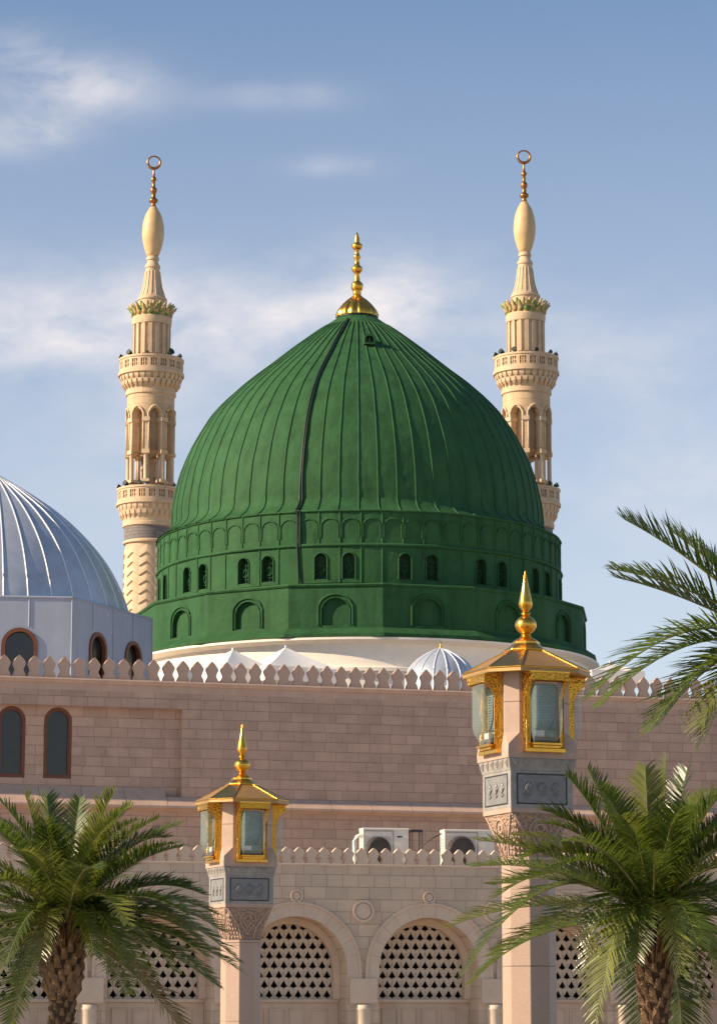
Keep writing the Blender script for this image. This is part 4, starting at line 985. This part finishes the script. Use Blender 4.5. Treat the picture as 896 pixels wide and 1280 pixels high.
def palm(x, D, ycrown, label, tips, nrand, Lr, leafL, r_bulb, r_low, ybulb0, ybulb1, seed, az_skip=None, young=(), stubs=True):
    rnd = random.Random(seed); c = at(x, ycrown, D)
    t = empty('palm_tree', (c.x, D, 0)); tag(t, label, 'palm tree', 'date palms in front of the arcade')
    org = Vector((c.x, D, 0)); zc_ = c.z; zt = zat(ybulb0, D); zb_ = zat(ybulb1, D)
    m = MB(); pr_ = [(r_low * 1.25, 0), (r_low * 1.05, .4), (r_low, zb_ - .25), (r_low * 1.05, zb_), (r_bulb * .85, zb_ + (zt - zb_) * .25), (r_bulb, zb_ + (zt - zb_) * .6), (r_bulb * .95, zt), (r_bulb * .6, zt + .35), (.06, zt + .5)]
    m.lathe(pr_, 24); tr = m.build('trunk', G['trunk'], t)
    # cut leaf bases in a spiral
    m = MB(); z = .15; k = 0
    def rad(z):
        for (r0, z0), (r1, z1) in zip(pr_[:-1], pr_[1:]):
            if z0 <= z <= z1: return r0 + (r1 - r0) * (z - z0) / (z1 - z0)
        return .1
    while z < zt + .1:
        a = k * 2.39996; r = rad(z) * .93; s = (.75 if z < zb_ else 1.2) * rnd.uniform(.8, 1.25) * (r_bulb / .27)
        Rm = Matrix.Translation((0, 0, z)) @ Matrix.Rotation(a, 4, 'Z'); w_ = .060 * s; tl = R(rnd.uniform(15, 42))
        vs = [Vector(q) for q in ((-w_, -r, -.05 * s), (w_, -r, -.05 * s), (w_ * .45, -r - .06 * s, .13 * s), (-w_ * .45, -r - .06 * s, .13 * s), (-w_ * .5, -r + .02, .11 * s), (w_ * .5, -r + .02, .11 * s), (0, -r - .065 * s * rnd.uniform(.6, 1.5), .05 * s))]
        m.add([Rm @ q for q in vs], [(0, 1, 6), (1, 2, 6), (2, 3, 6), (3, 0, 6), (3, 2, 5, 4), (0, 3, 4), (1, 5, 2)])
        k += 1; z += (.011 if z > zb_ - .1 else .012) * (.27 / r_bulb)
    m.build('leaf_bases', G['stub'], tr)
    m = MB()      # dead fibres and cut stems under the crown
    for i in range(170):
        a = rnd.uniform(0, 2 * PI); r = r_bulb * rnd.uniform(.5, .95); z = zt + rnd.uniform(-.15, .15); o_ = rnd.uniform(.05, .25)
        m.tube([gp(a, r, z), gp(a, r + o_ * .4, z + .15), gp(a, r + o_, z + rnd.uniform(.2, .5))], [.012, .009, .003], 4)
    m.build('fibres', G['fibre'], tr)
    cc = Vector((0, 0, zc_)); sd_ = seed * 100
    for i, tp in enumerate(tips):
        tx, ty, dd, lift = tp[:4]
        P2 = at(tx, ty, D + dd) - org; a = math.atan2(P2.y, P2.x)
        P0 = cc + Vector((cos(a), sin(a), 0)) * r_bulb * .5 + Vector((0, 0, -.05))
        mid = (P0 + P2) * .5; P1 = mid + Vector((0, 0, lift)) 
        o = frond_mesh(P0, P1, P2, leafL * rnd.uniform(.9, 1.1), seed=sd_ + i, n=int(54 * (P2 - P0).length / 2 + 18), droop=rnd.uniform(.05, .22)).build('frond', [G['leafy'] if (len(tp) > 4 and tp[4]) else G['leaf'], G['rachis']], t)
    for i in range(nrand):
        s = (i + .5) / nrand; a = i * 2.39996 + rnd.uniform(-.3, .3); e = R(84 - 102 * s ** .95 + rnd.uniform(-8, 8)); L = Lr * rnd.uniform(.85, 1.1) * (.75 + .35 * min(1, s * 2))
        if az_skip and az_skip(a, e): continue
        if sin(a) < -.45 and e < R(30): continue
        h = Vector((cos(a), sin(a), 0)); P0 = cc + h * r_bulb * .5 + Vector((0, 0, .12 - .3 * s)); P1 = P0 + (h * cos(e) + Vector((0, 0, sin(e)))) * L * .55
        e2 = e - R(rnd.uniform(35, 62)); P2 = P1 + (h * cos(e2) + Vector((0, 0, sin(e2)))) * L * .5
        P2 += Vector((rnd.uniform(-.15, .15), rnd.uniform(-.15, .15), 0))
        frond_mesh(P0, P1, P2, leafL * rnd.uniform(.85, 1.1), seed=sd_ + 50 + i, n=int(48 * L / 2 + 16), droop=rnd.uniform(.06, .28)).build('frond', [G['leafdry'] if (e < R(-4) and rnd.random() < .5) else G['leafy'] if rnd.random() < .25 else G['leaf'], G['rachis']], t)
    return t
palm(80, 36, 1150, 'bushy date palm with a scaly swollen trunk at the left edge', [
    (32, 994, -.2, .25, 1), (59, 996, .3, .15, 0), (142, 991, -.2, .45, 1), (156, 1014, .5, .45), (207, 1047, .2, .62), (255, 1118, -.1, .55), (297, 1200, -.3, .75), (232, 1142, -.9, .55), (216, 1212, -.6, .75), (157, 1208, -.9, .8),
    (158, 1155, -1.5, .75, 1), (114, 1085, -1.6, .35, 1), (8, 1205, -.9, .8), (-12, 1040, .2, .55), (-70, 1110, 0, .8), (-60, 1180, -.5, .9), (-10, 1110, -1.3, .6), (245, 1172, .6, .8), (180, 1180, .9, .8), (100, 1000, .8, .2), (52, 1196, -.7, .75, 1), (118, 1192, -.8, .7), (136, 1212, -.4, .85, 1), (28, 1216, -.2, .9)], 62, 2.0, .42, .235, .150, 1186, 1250, 3)
palm(816, 34, 1140, 'date palm with long arching fronds at the lower right, in front of the nearer lamp', [
    (708, 970, -.2, .35, 0), (734, 962, .4, .25, 1), (678, 1013, 0, .55), (654, 1072, -.4, .7), (698, 1084, -.9, .6), (583, 1213, -.5, 1.35), (622, 1120, .5, .8), (744, 1274, -.8, 1.1, 1), (776, 1226, -.6, .9), (730, 1205, -.4, 1.1),
    (832, 950, 0, .12, 1), (806, 960, -.4, .1, 1), (858, 962, .3, .15), (905, 990, -.3, .4), (915, 1020, .2, .5), (930, 1060, -.6, .6), (950, 1110, 0, .8), (940, 1180, -.4, 1.0), (900, 1240, -.6, 1.1, 1), (880, 1275, -.5, 1.2, 1), (960, 1230, .2, 1.2, 1), (776, 1020, -1.4, .5, 1), (850, 1010, -1.5, .5), (800, 1320, .6, 1.0), (796, 1200, -.8, .8), (850, 1216, -.8, .85, 1), (872, 1180, -1.2, .7)], 48, 2.15, .46, .19, .15, 1200, 1278, 5,
    az_skip=lambda a, e: e < R(-5) and cos(a) < -.2)
palm(1010, 29, 815, 'tall date palm beyond the right edge with only its fronds reaching in against the sky', [
    (781, 650, 0, .25), (838, 664, .6, .2), (765, 712, -.3, .32), (770, 722, .2, .2), (741, 868, -.5, .95), (752, 880, -.1, .8), (812, 912, -.6, .75), (826, 902, .2, .7), (875, 905, -.8, .7, 1), (880, 925, -.2, .8, 1), (1100, 640, 0, .4), (1200, 700, 0, .7), (1260, 800, 0, 1.0), (1230, 900, 0, 1.2), (1050, 620, .5, .2), (960, 640, -.5, .2), (1120, 960, -.6, 1.1)], 16, 1.7, .56, .22, .17, 860, 930, 9,
    az_skip=lambda a, e: cos(a) < .1)
